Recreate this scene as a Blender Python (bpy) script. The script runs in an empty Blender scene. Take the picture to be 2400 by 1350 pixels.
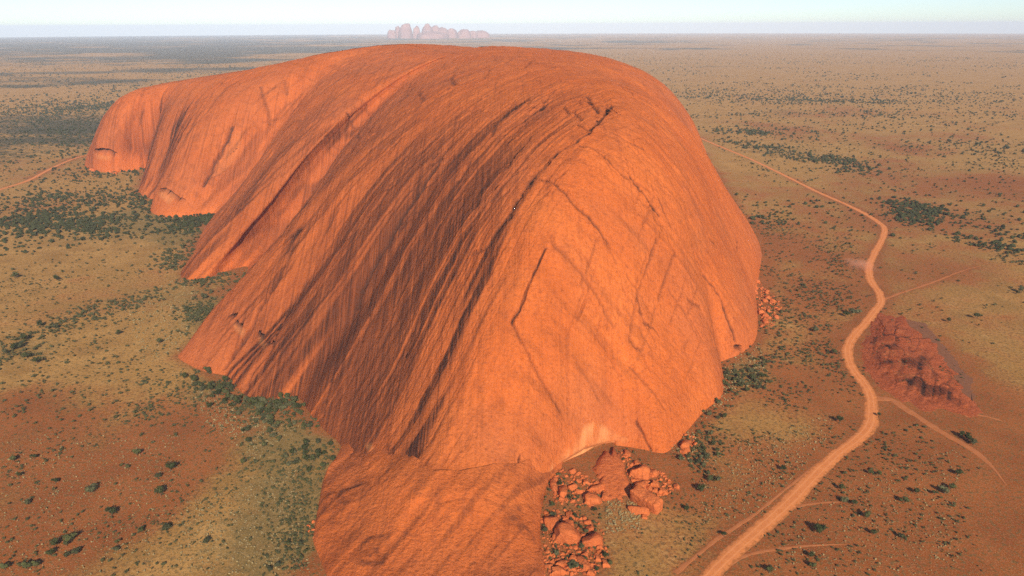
import bpy, math, random
import numpy as np
from mathutils import Matrix, Vector

# ------------------------------------------------------------------ camera
F = 1700.0                 # focal length in photograph pixels (2400 wide)
H = 380.0                  # flying height above the plain, metres
PITCH = math.radians(19.95)
ROLL = math.radians(0.21)
scene = bpy.context.scene
col = scene.collection

fwd = np.array([0.0, math.cos(PITCH), -math.sin(PITCH)])
up0 = np.array([0.0, math.sin(PITCH), math.cos(PITCH)])
rt0 = np.array([1.0, 0.0, 0.0])
rt = rt0 * math.cos(ROLL) - up0 * math.sin(ROLL)
upv = up0 * math.cos(ROLL) + rt0 * math.sin(ROLL)
EYE = np.array([0.0, 0.0, H])

cam_data = bpy.data.cameras.new("camera")
cam_data.sensor_width = 36.0
cam_data.sensor_fit = 'HORIZONTAL'
cam_data.lens = F / 2400.0 * 36.0
cam_data.clip_start = 1.0
cam_data.clip_end = 200000.0
cam = bpy.data.objects.new("camera", cam_data)
col.objects.link(cam)
cam.matrix_world = Matrix(((rt[0], upv[0], -fwd[0], 0), (rt[1], upv[1], -fwd[1], 0),
                           (rt[2], upv[2], -fwd[2], H), (0, 0, 0, 1)))
scene.camera = cam

# ------------------------------------------------------------------ light
def ray(px, py):
    d = fwd + (px - 1200.0) / F * rt + (675.0 - py) / F * upv
    return d

SUN_DIR = ray(880, 1020)                 # the way sunlight travels (from behind the aircraft)
SUN_DIR = SUN_DIR / np.linalg.norm(SUN_DIR)
SUN_EL = math.asin(-SUN_DIR[2])
to_sun = -SUN_DIR
world = bpy.data.worlds.new("World")
scene.world = world
world.use_nodes = True
wn = world.node_tree
for n in list(wn.nodes):
    wn.nodes.remove(n)
wo = wn.nodes.new("ShaderNodeOutputWorld")
wb = wn.nodes.new("ShaderNodeBackground")
ws = wn.nodes.new("ShaderNodeTexSky")
ws.sky_type = 'NISHITA'
ws.sun_disc = False
ws.sun_elevation = SUN_EL
ws.sun_rotation = math.atan2(to_sun[0], to_sun[1])
ws.altitude = 500
ws.air_density = 0.64
ws.dust_density = 0.5
ws.ozone_density = 1.0
wb.inputs["Strength"].default_value = 0.10
wn.links.new(ws.outputs[0], wb.inputs[0])
wn.links.new(wb.outputs[0], wo.inputs[0])

sun_data = bpy.data.lights.new("sun", 'SUN')
sun_data.energy = 4.9
sun_data.angle = math.radians(0.53)
sun_data.color = (1.0, 0.90, 0.74)
sun = bpy.data.objects.new("sun", sun_data)
col.objects.link(sun)
sun.location = (300, -600, 900)
sun.rotation_euler = Vector(to_sun).to_track_quat('Z', 'Y').to_euler()

scene.view_settings.view_transform = 'Standard'
scene.view_settings.look = 'None'
scene.view_settings.exposure = 0.40
scene.view_settings.gamma = 1.0
scene.view_settings.use_curve_mapping = False
scene.render.engine = 'CYCLES'
scene.cycles.use_denoising = False
scene.cycles.max_bounces = 5
scene.cycles.volume_bounces = 2
scene.cycles.diffuse_bounces = 3
scene.cycles.sample_clamp_indirect = 6.0

# ------------------------------------------------------------------ maths
R_EARTH = 6371000.0

def gz(x, y):
    return -(x * x + y * y) / (2 * R_EARTH)

def at(px, py, z=0.0):
    d = ray(px, py)
    k = (z - H) / d[2]
    return EYE + d * k

def at_depth(px, py, y):
    d = ray(px, py)
    return EYE + d * (y / d[1])

def project(P):
    q = P - EYE
    dep = q @ fwd
    return 1200.0 + F * (q @ rt) / dep, 675.0 - F * (q @ upv) / dep, dep

def pchip(x, y, xq, end0=None, end1=None):
    x = np.asarray(x, float); y = np.asarray(y, float); xq = np.asarray(xq, float)
    h = np.diff(x); dl = np.diff(y) / h
    m = np.zeros_like(y)
    for i in range(1, len(x) - 1):
        if dl[i - 1] * dl[i] > 0:
            w1 = 2 * h[i] + h[i - 1]; w2 = h[i] + 2 * h[i - 1]
            m[i] = (w1 + w2) / (w1 / dl[i - 1] + w2 / dl[i])
    m[0] = dl[0] if end0 is None else end0
    m[-1] = dl[-1] if end1 is None else end1
    i = np.clip(np.searchsorted(x, xq) - 1, 0, len(x) - 2)
    t = (xq - x[i]) / h[i]
    t2 = t * t; t3 = t2 * t
    return ((2 * t3 - 3 * t2 + 1) * y[i] + (t3 - 2 * t2 + t) * h[i] * m[i]
            + (-2 * t3 + 3 * t2) * y[i + 1] + (t3 - t2) * h[i] * m[i + 1])

def catmull(x, y, xq):
    """smooth curve through the points (finite-difference tangents)"""
    x = np.asarray(x, float); y = np.asarray(y, float); xq = np.asarray(xq, float)
    m = np.gradient(y, x)
    i = np.clip(np.searchsorted(x, xq) - 1, 0, len(x) - 2)
    h = (x[i + 1] - x[i]); t = (xq - x[i]) / h
    t2 = t * t; t3 = t2 * t
    return ((2 * t3 - 3 * t2 + 1) * y[i] + (t3 - 2 * t2 + t) * h * m[i]
            + (-2 * t3 + 3 * t2) * y[i + 1] + (t3 - t2) * h * m[i + 1])

def sstep(a, b, x):
    t = np.clip((x - a) / (b - a), 0, 1)
    return t * t * (3 - 2 * t)

def _hash(ix, iy, seed):
    h = (ix.astype(np.int64) * 374761393 + iy.astype(np.int64) * 668265263 + seed * 974634777) & 0xFFFFFFFF
    h = ((h ^ (h >> 13)) * 1274126177) & 0xFFFFFFFF
    h = h ^ (h >> 16)
    return (h & 0xFFFFFF).astype(np.float64) / 0xFFFFFF

def vnoise(x, y, seed=0):
    xi = np.floor(x); yi = np.floor(y)
    fx = x - xi; fy = y - yi
    fx = fx * fx * fx * (fx * (fx * 6 - 15) + 10); fy = fy * fy * fy * (fy * (fy * 6 - 15) + 10)
    a = _hash(xi, yi, seed); b = _hash(xi + 1, yi, seed)
    c = _hash(xi, yi + 1, seed); d = _hash(xi + 1, yi + 1, seed)
    return (a * (1 - fx) + b * fx) * (1 - fy) + (c * (1 - fx) + d * fx) * fy

def fbm(x, y, octs=4, seed=0):
    s = 0; a = 0.5; tot = 0
    for o in range(octs):
        s = s + a * vnoise(x * 2 ** o + 17.3 * o, y * 2 ** o - 9.1 * o, seed + o); tot += a; a *= 0.5
    return s / tot

def in_poly(P, poly):
    x = P[:, 0]; y = P[:, 1]
    ins = np.zeros(len(P), bool)
    n = len(poly); j = n - 1
    for i in range(n):
        xi, yi = poly[i]; xj, yj = poly[j]
        c = ((yi > y) != (yj > y)) & (x < (xj - xi) * (y - yi) / (yj - yi + 1e-12) + xi)
        ins ^= c; j = i
    return ins

def dist_poly(P, pts):
    """distance of points P (n,k) to the polyline pts (m,k)"""
    best = np.full(len(P), 1e18)
    for a, b in zip(pts[:-1], pts[1:]):
        ab = b - a; L2 = max(float(ab @ ab), 1e-9)
        t = np.clip(((P - a) @ ab) / L2, 0, 1)
        d = P - a - t[:, None] * ab
        best = np.minimum(best, np.einsum('ij,ij->i', d, d))
    return np.sqrt(best)

# ------------------------------------------------------------------ object helpers
def mesh_obj(name, V, faces, mat, parent=None, smooth=True, attrs=None):
    """faces: (n,4) or (n,3) int array"""
    me = bpy.data.meshes.new(name)
    V = np.asarray(V, np.float32); faces = np.asarray(faces, np.int32)
    k = faces.shape[1]
    me.vertices.add(len(V)); me.vertices.foreach_set("co", V.ravel())
    me.loops.add(faces.size); me.loops.foreach_set("vertex_index", faces.ravel())
    me.polygons.add(len(faces))
    me.polygons.foreach_set("loop_start", np.arange(0, faces.size, k, dtype=np.int32))
    me.polygons.foreach_set("use_smooth", np.full(len(faces), smooth, dtype=bool))
    me.update(calc_edges=True)
    for nm, arr in (attrs or {}).items():
        a = me.attributes.new(nm, 'FLOAT', 'POINT')
        a.data.foreach_set("value", np.asarray(arr, np.float32).ravel())
    if mat is not None:
        me.materials.append(mat)
    o = bpy.data.objects.new(name, me)
    col.objects.link(o)
    if parent is not None:
        o.parent = parent
    return o

def tag(o, label=None, cat=None, group=None, kind=None):
    if label: o["label"] = label
    if cat: o["category"] = cat
    if group: o["group"] = group
    if kind: o["kind"] = kind
    return o

def empty(name, loc):
    o = bpy.data.objects.new(name, None)
    o.location = loc
    o.empty_display_size = 5
    col.objects.link(o)
    return o

def grid_faces(n, m, wrap=False):
    """n columns, m rows, vertex index = i*m+j"""
    i = np.arange(n if wrap else n - 1); j = np.arange(m - 1)
    I, J = np.meshgrid(i, j, indexing='ij')
    I2 = (I + 1) % n
    return np.stack([I * m + J, I2 * m + J, I2 * m + J + 1, I * m + J + 1], -1).reshape(-1, 4)

# ------------------------------------------------------------------ node helpers
class NT:
    def __init__(self, name, rough=0.92, spec=0.15):
        self.m = bpy.data.materials.new(name)
        self.m.use_nodes = True
        self.t = self.m.node_tree
        self.b = self.t.nodes["Principled BSDF"]
        self.b.inputs["Roughness"].default_value = rough
        self.b.inputs["Specular IOR Level"].default_value = spec
    def n(self, typ, **kw):
        nd = self.t.nodes.new(typ)
        for k, v in kw.items():
            setattr(nd, k, v)
        return nd
    def l(self, a, b):
        self.t.links.new(a, b)
    def pos(self):
        return self.n("ShaderNodeNewGeometry").outputs["Position"]
    def attr(self, name):
        return self.n("ShaderNodeAttribute", attribute_name=name).outputs["Fac"]
    def mapped(self, vec, scale=(1, 1, 1), rot=(0, 0, 0)):
        mp = self.n("ShaderNodeMapping", vector_type='TEXTURE' if False else 'POINT')
        self.l(vec, mp.inputs["Vector"])
        mp.inputs["Rotation"].default_value = rot
        mp.inputs["Scale"].default_value = scale
        return mp.outputs[0]
    def noise(self, vec, scale, detail=3, rough=0.55, dist=0.0):
        nd = self.n("ShaderNodeTexNoise")
        if vec is not None:
            self.l(vec, nd.inputs["Vector"])
        nd.inputs["Scale"].default_value = scale
        nd.inputs["Detail"].default_value = detail
        nd.inputs["Roughness"].default_value = rough
        nd.inputs["Distortion"].default_value = dist
        return nd.outputs["Fac"]
    def ramp(self, fac, a, b, lo=0.0, hi=1.0, clamp=True):
        mr = self.n("ShaderNodeMapRange", interpolation_type='SMOOTHSTEP' if clamp else 'LINEAR')
        self.l(fac, mr.inputs["Value"])
        mr.inputs["From Min"].default_value = a; mr.inputs["From Max"].default_value = b
        mr.inputs["To Min"].default_value = lo; mr.inputs["To Max"].default_value = hi
        return mr.outputs[0]
    def math(self, op, a, b=None, clamp=False):
        nd = self.n("ShaderNodeMath", operation=op, use_clamp=clamp)
        for i, v in enumerate((a, b)):
            if v is None: continue
            if isinstance(v, (int, float)): nd.inputs[i].default_value = v
            else: self.l(v, nd.inputs[i])
        return nd.outputs[0]
    def mix(self, fac, a, b, blend='MIX'):
        nd = self.n("ShaderNodeMix", data_type='RGBA', blend_type=blend)
        for idx, v in ((0, fac), (6, a), (7, b)):
            if isinstance(v, (int, float)): nd.inputs[idx].default_value = v
            elif isinstance(v, tuple): nd.inputs[idx].default_value = (*v, 1.0)
            else: self.l(v, nd.inputs[idx])
        return nd.outputs[2]
    def bump(self, h, strength, dist):
        b = self.n("ShaderNodeBump")
        b.inputs["Strength"].default_value = strength
        b.inputs["Distance"].default_value = dist
        self.l(h, b.inputs["Height"])
        self.l(b.outputs[0], self.b.inputs["Normal"])
    def color(self, c):
        if isinstance(c, tuple): self.b.inputs["Base Color"].default_value = (*c, 1)
        else: self.l(c, self.b.inputs["Base Color"])
        return self.m

# the beds of the sandstone stand upright and strike this way across the whole rock
STRIKE = np.array([-0.53, -0.848]); STRIKE /= np.linalg.norm(STRIKE)
BNORM = np.array([-STRIKE[1], STRIKE[0]])
BED_ROT = -math.atan2(BNORM[1], BNORM[0])




# ------------------------------------------------------------------ materials
def rock_material(name, ca, cb, with_attr=True):
    t = NT(name, 0.95, 0.08)
    p = t.pos()
    n1 = t.noise(p, 0.012, 4, 0.6)
    n2 = t.noise(p, 0.11, 4, 0.65)
    n3 = t.noise(p, 0.75, 3, 0.7)
    n4 = t.noise(p, 0.30, 5, 0.72)
    n0 = t.noise(p, 0.0045, 3, 0.6)
    bed = t.noise(t.mapped(p, (0.16, 0.006, 0.01), (0, 0, BED_ROT)), 1.0, 5, 0.6)
    bed_f = t.noise(t.mapped(p, (0.55, 0.012, 0.02), (0, 0, BED_ROT)), 1.0, 3, 0.6)
    c = t.mix(t.ramp(n1, .35, .68), ca, cb)
    c = t.mix(t.math('MULTIPLY', t.ramp(n0, .42, .68), .5), c, (.40, .115, .045))
    c = t.mix(t.math('MULTIPLY', t.ramp(n2, .48, .75), .45), c, (.33, .078, .026))
    c = t.mix(t.math('MULTIPLY', t.ramp(n4, .50, .72), .60), c, (.20, .050, .020))
    c = t.mix(t.math('MULTIPLY', t.ramp(n4, .46, .28), .40), c, (.66, .21, .07))
    c = t.mix(t.math('MULTIPLY', t.ramp(n3, .5, .8), .40), c, (.26, .066, .024))
    c = t.mix(t.math('MULTIPLY', t.ramp(n3, .48, .22), .30), c, (.66, .23, .085))
    c = t.mix(t.math('MULTIPLY', t.ramp(bed, .52, .72), .22), c, (.27, .062, .022))
    hgt = t.math('ADD', t.math('MULTIPLY', n4, 2.2), t.math('MULTIPLY', bed_f, .7))
    if with_attr:
        vr = t.attr("varnish")
        c = t.mix(t.math('MULTIPLY', vr, .66), c, (.28, .066, .019))
        s1 = t.noise(t.mapped(p, (.115, .0035, .003), (0, 0, BED_ROT)), 1.0, 5, .68)
        s2 = t.noise(t.mapped(p, (.30, .0060, .005), (0, 0, BED_ROT)), 1.0, 4, .65)
        vk = t.math('ADD', t.math('MULTIPLY', vr, .85), .15)
        c = t.mix(t.math('MULTIPLY', t.math('MULTIPLY', t.ramp(s1, .53, .62), .45), vk), c, (.105, .030, .014))
        c = t.mix(t.math('MULTIPLY', t.math('MULTIPLY', t.ramp(s2, .53, .64), .55), vk), c, (.12, .034, .015))
        c = t.mix(t.math('MULTIPLY', t.math('MULTIPLY', t.ramp(s2, .47, .38), .45), vk), c, (.60, .155, .042))
        hgt = t.math('ADD', hgt, t.math('MULTIPLY', t.math('ADD', s1, s2), -.8))
        st = t.attr("stain")
        br = t.ramp(bed_f, .3, .65, .62, 1.2)
        c = t.mix(t.math('MULTIPLY', t.math('MULTIPLY', st, br), .96, True), c, (.050, .017, .010))
        c = t.mix(t.attr("pale"), c, (.70, .31, .12))
        c = t.mix(t.math('MULTIPLY', t.attr("crack"), .92, True), c, (.040, .020, .016))  # dark joints, plus painted shade inside caves and the aircraft's painted shadow
    t.bump(hgt, 0.7, 1.7)
    return t.color(c)
M_rock = rock_material("red_sandstone", (.53, .117, .023), (.59, .142, .030))
M_boulder = rock_material("fallen_sandstone", (.58, .15, .042), (.50, .118, .034), False)

def ground_material():
    t = NT("desert_plain", 1.0, 0.05)
    p = t.pos()
    big = t.noise(p, 0.0035, 4, .6)
    mid = t.noise(p, 0.018, 5, .62)
    fine = t.noise(p, 0.28, 4, .7)
    tuft = t.noise(p, 0.9, 2, .6)
    red = t.attr("soil"); wood = t.attr("wood"); far = t.attr("far")
    grass = t.mix(t.ramp(mid, .35, .68), (.30, .143, .036), (.46, .238, .070))
    grass = t.mix(t.ramp(big, .4, .68), grass, (.39, .195, .052))
    soil = t.mix(t.ramp(mid, .3, .7), (.24, .060, .014), (.32, .092, .023))
    k = t.math('ADD', red, t.math('MULTIPLY', t.math('SUBTRACT', mid, .5), 1.7))
    k = t.math('ADD', k, t.math('MULTIPLY', t.math('SUBTRACT', fine, .5), 1.5))
    green = t.attr("green")
    gk = t.math('ADD', green, t.math('MULTIPLY', t.math('SUBTRACT', t.noise(p, .06, 5, .7), .5), 1.3))
    grass = t.mix(t.math('MULTIPLY', t.ramp(gk, .25, .8), .75), grass, (.165, .115, .038))
    pt = t.noise(p, .055, 4, .7)
    grass = t.mix(t.math('MULTIPLY', t.ramp(pt, .52, .72), .55), grass, (.23, .105, .034))
    grass = t.mix(t.math('MULTIPLY', t.ramp(pt, .46, .28), .5), grass, (.52, .31, .12))
    c = t.mix(t.ramp(k, .15, .85), grass, soil)
    nearf = t.math('SUBTRACT', 1.0, far, True)
    # spinifex hummocks: fine dark and pale flecks
    c = t.mix(t.math('MULTIPLY', t.math('MULTIPLY', t.ramp(fine, .48, .64), .80), t.math('ADD', t.math('MULTIPLY', nearf, .8), .2)), c, (.115, .080, .028))
    c = t.mix(t.math('MULTIPLY', t.ramp(tuft, .52, .68), .5), c, (.13, .088, .040))
    c = t.mix(t.math('MULTIPLY', t.ramp(tuft, .47, .30), .42), c, (.50, .335, .165))
    # mulga thickets that fade into bands far away
    wn_ = t.noise(p, 0.045, 3, .65)
    w = t.math('ADD', wood, t.math('MULTIPLY', t.math('SUBTRACT', wn_, .5), 1.3))
    c = t.mix(t.math('MULTIPLY', t.ramp(w, .35, .72), .86), c, (.042, .048, .030))
    t.bump(t.math('ADD', fine, t.math('MULTIPLY', tuft, .5)), 0.6, 0.7)
    return t.color(c)
M_ground = ground_material()

def simple_noise_mat(name, a, b, scale, rough=.95, bump=0.0, spec=.05):
    t = NT(name, rough, spec)
    n = t.noise(t.pos(), scale, 4, .6)
    c = t.mix(t.ramp(n, .32, .68), a, b)
    if bump: t.bump(n, .5, bump)
    return t.color(c)
def road_material():
    t = NT("graded_dirt", .97, .05)
    p = t.pos()
    ac = t.attr("across")                        # -1 .. 1 over the width, 0 on the crown
    n = t.noise(p, .12, 4, .6); n2 = t.noise(p, .5, 3, .65)
    c = t.mix(t.ramp(n, .3, .7), (.62, .215, .070), (.54, .175, .054))
    c = t.mix(t.math('MULTIPLY', t.ramp(n2, .5, .75), .5), c, (.36, .12, .042))
    r1 = t.math('ABSOLUTE', t.math('SUBTRACT', t.math('ABSOLUTE', ac), .34))
    c = t.mix(t.math('MULTIPLY', t.ramp(r1, .13, .03), .45), c, (.72, .29, .115))       # packed wheel lines
    e = t.math('ADD', t.math('ABSOLUTE', ac), t.math('MULTIPLY', t.math('SUBTRACT', t.noise(p, .22, 4, .7), .5), 1.7))
    c = t.mix(t.math('MULTIPLY', t.ramp(e, .60, 1.0), .95), c, (.33, .115, .036))
    t.bump(n2, .4, .3)
    return t.color(c)
M_road = road_material()
M_track = simple_noise_mat("wheel_track_dirt", (.42, .145, .052), (.36, .12, .042), 0.15)
# ------------------------------------------------------------------ the plain: one sheet out to the horizon, curved like the earth
ang = np.concatenate([np.linspace(math.radians(40), math.radians(140), 460), np.linspace(math.radians(140), math.radians(400), 90)[1:-1]])
rad = np.concatenate([[2.0, 120.0, 240.0], np.geomspace(330, 6000, 190), np.geomspace(6000, 75000, 90)[1:]])
AA, RR = np.meshgrid(ang, rad, indexing='ij')
GX = RR * np.cos(AA); GY = RR * np.sin(AA)
GZ = gz(GX, GY)
soil = (fbm(GX / 260, GY / 260, 4, 101) - .5) * 1.2 + .20
# bare red earth: px, py, radius in metres, amount
for (px, py, r, a) in [(120, 960, 60, .5), (40, 930, 45, .6), (330, 1170, 60, .65), (240, 1210, 50, .55), (430, 1000, 45, .55), (100, 1290, 50, .5), (560, 1070, 40, .3), (30, 1330, 35, .4),
                       (1960, 1180, 90, .45), (2150, 1250, 80, .55), (2300, 1150, 90, .7), (2250, 1000, 60, .8), (2130, 850, 85, 1.2), (2060, 960, 45, .7), (2380, 1300, 110, .8), (1880, 900, 40, .4),
                       (1950, 690, 55, .5), (2010, 620, 60, .35), (1900, 600, 60, .35), (1800, 560, 50, .3), (1550, 1110, 26, .7), (1480, 1080, 24, .7), (1600, 1150, 26, .5), (1640, 1100, 22, .3),
                       (1790, 720, 35, .4), (2200, 640, 70, .35), (2380, 440, 120, .5), (2300, 540, 90, .35), (1850, 1250, 70, .3), (700, 1340, 20, .5), (760, 1345, 18, .8), (1720, 520, 40, .6), (1330, 1280, 40, .35), (200, 700, 80, .2), (1320, 1180, 40, .2)]:
    c = at(px, py)
    soil += a * np.exp(-((GX - c[0]) ** 2 + (GY - c[1]) ** 2) / r ** 2)
for (px, py, r, a) in [(550, 1280, 60, -.4), (130, 560, 160, -.5), (330, 770, 80, -.45), (640, 1180, 50, -.6), (700, 1050, 50, -.5), (2250, 700, 110, -.3), (1750, 380, 250, -.4), (1830, 1000, 60, -.25)]:
    c = at(px, py)
    soil += a * np.exp(-((GX - c[0]) ** 2 + (GY - c[1]) ** 2) / r ** 2)
green = np.zeros_like(GX)
for (px, py, r, a) in [(450, 560, 60, .9), (490, 515, 70, .8), (520, 690, 70, .8), (470, 760, 50, .6), (520, 910, 55, .8), (640, 960, 45, .8), (720, 1010, 45, .8), (640, 1050, 60, .5), (690, 1150, 45, .7), (700, 1260, 35, .7), (640, 1290, 50, .5),
                       (420, 525, 110, .7), (200, 530, 200, .5), (60, 820, 60, .6), (300, 700, 90, .4), (340, 500, 60, .6), (1760, 860, 40, .7), (1650, 1040, 32, .8), (1320, 1150, 25, .7), (1300, 1260, 30, .5), (1380, 1200, 22, .6), (2100, 640, 100, .4), (2250, 520, 200, .5),
                       (1850, 355, 200, .5), (2280, 760, 90, .35), (1500, 1220, 25, .35), (1850, 830, 50, .4), (480, 1280, 70, .25)]:
    c = at(px, py)
    green += a * np.exp(-((GX - c[0]) ** 2 + (GY - c[1]) ** 2) / r ** 2)
for (px, py, r, a) in [(1330, 1110, 22, .8), (1380, 1130, 22, .9), (1430, 1110, 24, 1.0), (1470, 1140, 20, .8), (1560, 1090, 24, .6), (1350, 1330, 22, .7)]:
    c = at(px, py)
    soil += a * np.exp(-((GX - c[0]) ** 2 + (GY - c[1]) ** 2) / r ** 2)
for (px, py, r, a) in [(2330, 1250, 120, .5), (2380, 1100, 110, .5), (2150, 1330, 70, .3), (150, 1130, 90, .25), (60, 1010, 70, .3), (300, 1090, 60, .25)]:
    c = at(px, py)
    soil += a * np.exp(-((GX - c[0]) ** 2 + (GY - c[1]) ** 2) / r ** 2)
for (px, py, r, a) in [(2010, 830, 32, .9), (2060, 930, 40, .9), (2200, 990, 50, .8), (2290, 960, 40, .8), (2040, 760, 30, .6)]:
    c = at(px, py)
    soil += a * np.exp(-((GX - c[0]) ** 2 + (GY - c[1]) ** 2) / r ** 2)
soil += .20 * sstep(.12, .45, GX / np.maximum(RR, 1)) * (1 - sstep(1800, 5000, RR))
soil -= .35 * sstep(2600, 6000, RR)
far = sstep(1200, 4500, RR)
wn1 = fbm(GX / 1500 + 3, GY / 900, 4, 111); wn2 = fbm(GX / 420, GY / 300, 3, 112)
azl = GX / np.maximum(RR, 1)                                # -: left of the view
bias = sstep(1900, 3300, RR) * (0.34 * sstep(-.1, -.45, azl) - 0.30 * sstep(-.1, .4, azl) - .02) + sstep(5500, 15000, RR) * (.42 + .2 * np.abs(azl))
wood = sstep(1500, 3200, RR) * (1.5 * (wn1 - .5) + .9 * (wn2 - .5) + bias + .05)
wood = np.where(RR < 1500, np.minimum(wood, 0), wood)
gface = grid_faces(len(ang), len(rad), wrap=True)
ground = mesh_obj("ground", np.stack([GX, GY, GZ], -1).reshape(-1, 3), gface, M_ground,
                  attrs={"soil": soil, "green": green, "wood": wood, "far": far})
tag(ground, kind="structure")
FOOT_PX = [(345, 394), (327, 454), (360, 470), (353, 494), (400, 509), (501, 499), (456, 590), (434, 654), (520, 638), (575, 624), (518, 742), (420, 830), (490, 873), (590, 932), (688, 929), (757, 1005), (799, 1045), (762, 1113), (738, 1230), (765, 1345), (900, 1455), (1190, 1450), (1276, 1330), (1270, 1195), (1300, 1108), (1440, 1044), (1552, 1062), (1612, 1008), (1690, 930), (1690, 850), (1768, 800), (1772, 690), (1784, 590), (1736, 508), (1690, 430), (1650, 360)]
# ------------------------------------------------------------------ dirt road and wheel tracks, raised a little on their own spoil
def smooth_line(pts, step):
    P = np.array([at(*p)[:2] for p in pts])
    s = np.concatenate([[0], np.cumsum(np.linalg.norm(np.diff(P, axis=0), axis=1))])
    q = np.arange(0, s[-1], step)
    x = catmull(s, P[:, 0], q); y = catmull(s, P[:, 1], q)
    k = np.array([1, 2, 3, 2, 1.0]); k /= k.sum()
    xs = np.convolve(np.pad(x, 2, 'edge'), k, 'valid'); ys = np.convolve(np.pad(y, 2, 'edge'), k, 'valid')
    return np.stack([xs, ys], -1), q / s[-1]
ROADS = []
def road(name, pts, w0, w1, mat, step=4.0, crown=0.28, rag=0.22, seed=0, fade=False):
    C, f = smooth_line(pts, step)
    tg = np.gradient(C, axis=0); tg /= np.linalg.norm(tg, axis=1)[:, None]
    nr_ = np.stack([-tg[:, 1], tg[:, 0]], -1)
    w = w0 + (w1 - w0) * f
    if fade: w = w * (1 - sstep(.7, 1.0, f) * .75)
    q = np.arange(len(C)) * step
    wl = w * .5 * (1 + rag * (fbm(q / 30, q * 0, 3, seed) - .5) * 2 + rag * .8 * (fbm(q / 7, q * 0, 2, seed + 1) - .5) * 2)
    wr = w * .5 * (1 + rag * (fbm(q / 30, q * 0 + 9, 3, seed + 2) - .5) * 2 + rag * .8 * (fbm(q / 7, q * 0 + 9, 2, seed + 3) - .5) * 2)
    rows = []; acr = []
    for k, hh in ((-1.12, -.05), (-.92, .75), (-.45, .8), (0, 1.0), (.45, .8), (.92, .75), (1.12, -.05)):
        acr.append(np.full(len(C), k / 1.12))
        ww = (wl if k < 0 else wr) * k
        xy = C + nr_ * ww[:, None]
        rows.append(np.concatenate([xy, (gz(xy[:, 0], xy[:, 1]) + crown * hh + .03)[:, None]], 1))
    Vr = np.stack(rows, 1).reshape(-1, 3)
    o = mesh_obj(name, Vr, grid_faces(len(C), 7)[:, ::-1], mat, attrs={"across": np.stack(acr, 1)})
    tag(o, kind="structure")
    ROADS.append((C, w))
    return o
MAIN = [(1560, 1450), (1640, 1372), (1700, 1312), (1780, 1240), (1860, 1168), (1920, 1105), (1967, 1060), (2013, 1025), (2037, 997), (2043, 970), (2042, 943), (2036, 917), (2020, 893), (2000, 867), (1988, 837),
        (1988, 810), (2000, 787), (2023, 763), (2047, 733), (2064, 710), (2060, 687), (2042, 660), (2036, 635), (2043, 607), (2057, 580), (2071, 550), (2072, 533), (2043, 510), (2000, 487), (1917, 450), (1863, 423),
        (1753, 370), (1680, 340), (1627, 318), (1560, 296)]
road("dirt_road", MAIN, 12.8, 9.0, M_road, 4.0, .35, .2, 3)
road("dirt_track", [(2044, 930), (2060, 935), (2087, 936), (2113, 953), (2153, 977), (2187, 1000), (2220, 1020), (2260, 1043), (2300, 1070), (2330, 1100), (2360, 1140)], 9.0, 4.0, M_track, 3.0, .2, .35, 13, True)
road("dirt_track", [(2066, 704), (2100, 690), (2150, 674), (2200, 656), (2245, 638), (2300, 622)], 4.5, 2.5, M_track, 3.0, .12, .5, 23, True)
road("dirt_track", [(1700, 1330), (1743, 1303), (1800, 1290), (1880, 1280), (1950, 1276), (2000, 1276)], 3.2, 1.6, M_track, 2.5, .1, .5, 33, True)
road("dirt_track", [(1845, 1195), (1880, 1184), (1930, 1178), (1980, 1176)], 3.0, 1.4, M_track, 2.5, .1, .5, 43, True)
road("dirt_track", [(1580, 1345), (1600, 1330), (1677, 1267), (1767, 1207), (1833, 1153), (1917, 1085), (1990, 1030)], 3.0, 1.6, M_track, 2.5, .1, .5, 53, True)
road("dirt_track", [(-60, 462), (0, 444), (60, 425), (100, 405), (140, 385), (185, 368), (230, 358)], 12.0, 9.0, M_road, 6.0, .3, .15, 63)
road("dirt_track", [(2258, 975), (2290, 972), (2320, 978), (2360, 990)], 3.5, 2, M_track, 3.0, .1, .5, 73, True)
ROADS_N = len(ROADS)
_p = np.stack([GX, GY], -1).reshape(-1, 2)
_c = np.nonzero((RR.ravel() < 3200) & (np.abs(AA.ravel() - math.pi / 2) < .9))[0]
for (C, w) in ROADS:
    d = dist_poly(_p[_c], C[::4])
    soil.reshape(-1)[_c] += .45 * np.exp(-(d / (w.mean() * 1.3)) ** 2)
# red grit washed off the rock lies along its foot
fl = np.array([at(r[0], r[1])[:2] for r in FOOT_PX])
d = dist_poly(_p[_c], fl)
soil.reshape(-1)[_c] += .55 * np.exp(-(d / (9 + RR.ravel()[_c] * .006)) ** 2)
a_ = ground.data.attributes["soil"]
a_.data.foreach_set("value", soil.astype(np.float32).ravel())
# ------------------------------------------------------------------ the great rock: a loft from its foot line up to its crest
SPINE_PX = [(1425, 262, 270), (1395, 205, 290), (1330, 165, 305), (1250, 137, 316), (1150, 108, 327),
            (1078, 123, 314), (950, 103, 330), (780, 122, 312), (600, 160, 272), (450, 184, 240), (345, 204, 210)]
SPINE = np.array([at(*p) for p in SPINE_PX])
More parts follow.
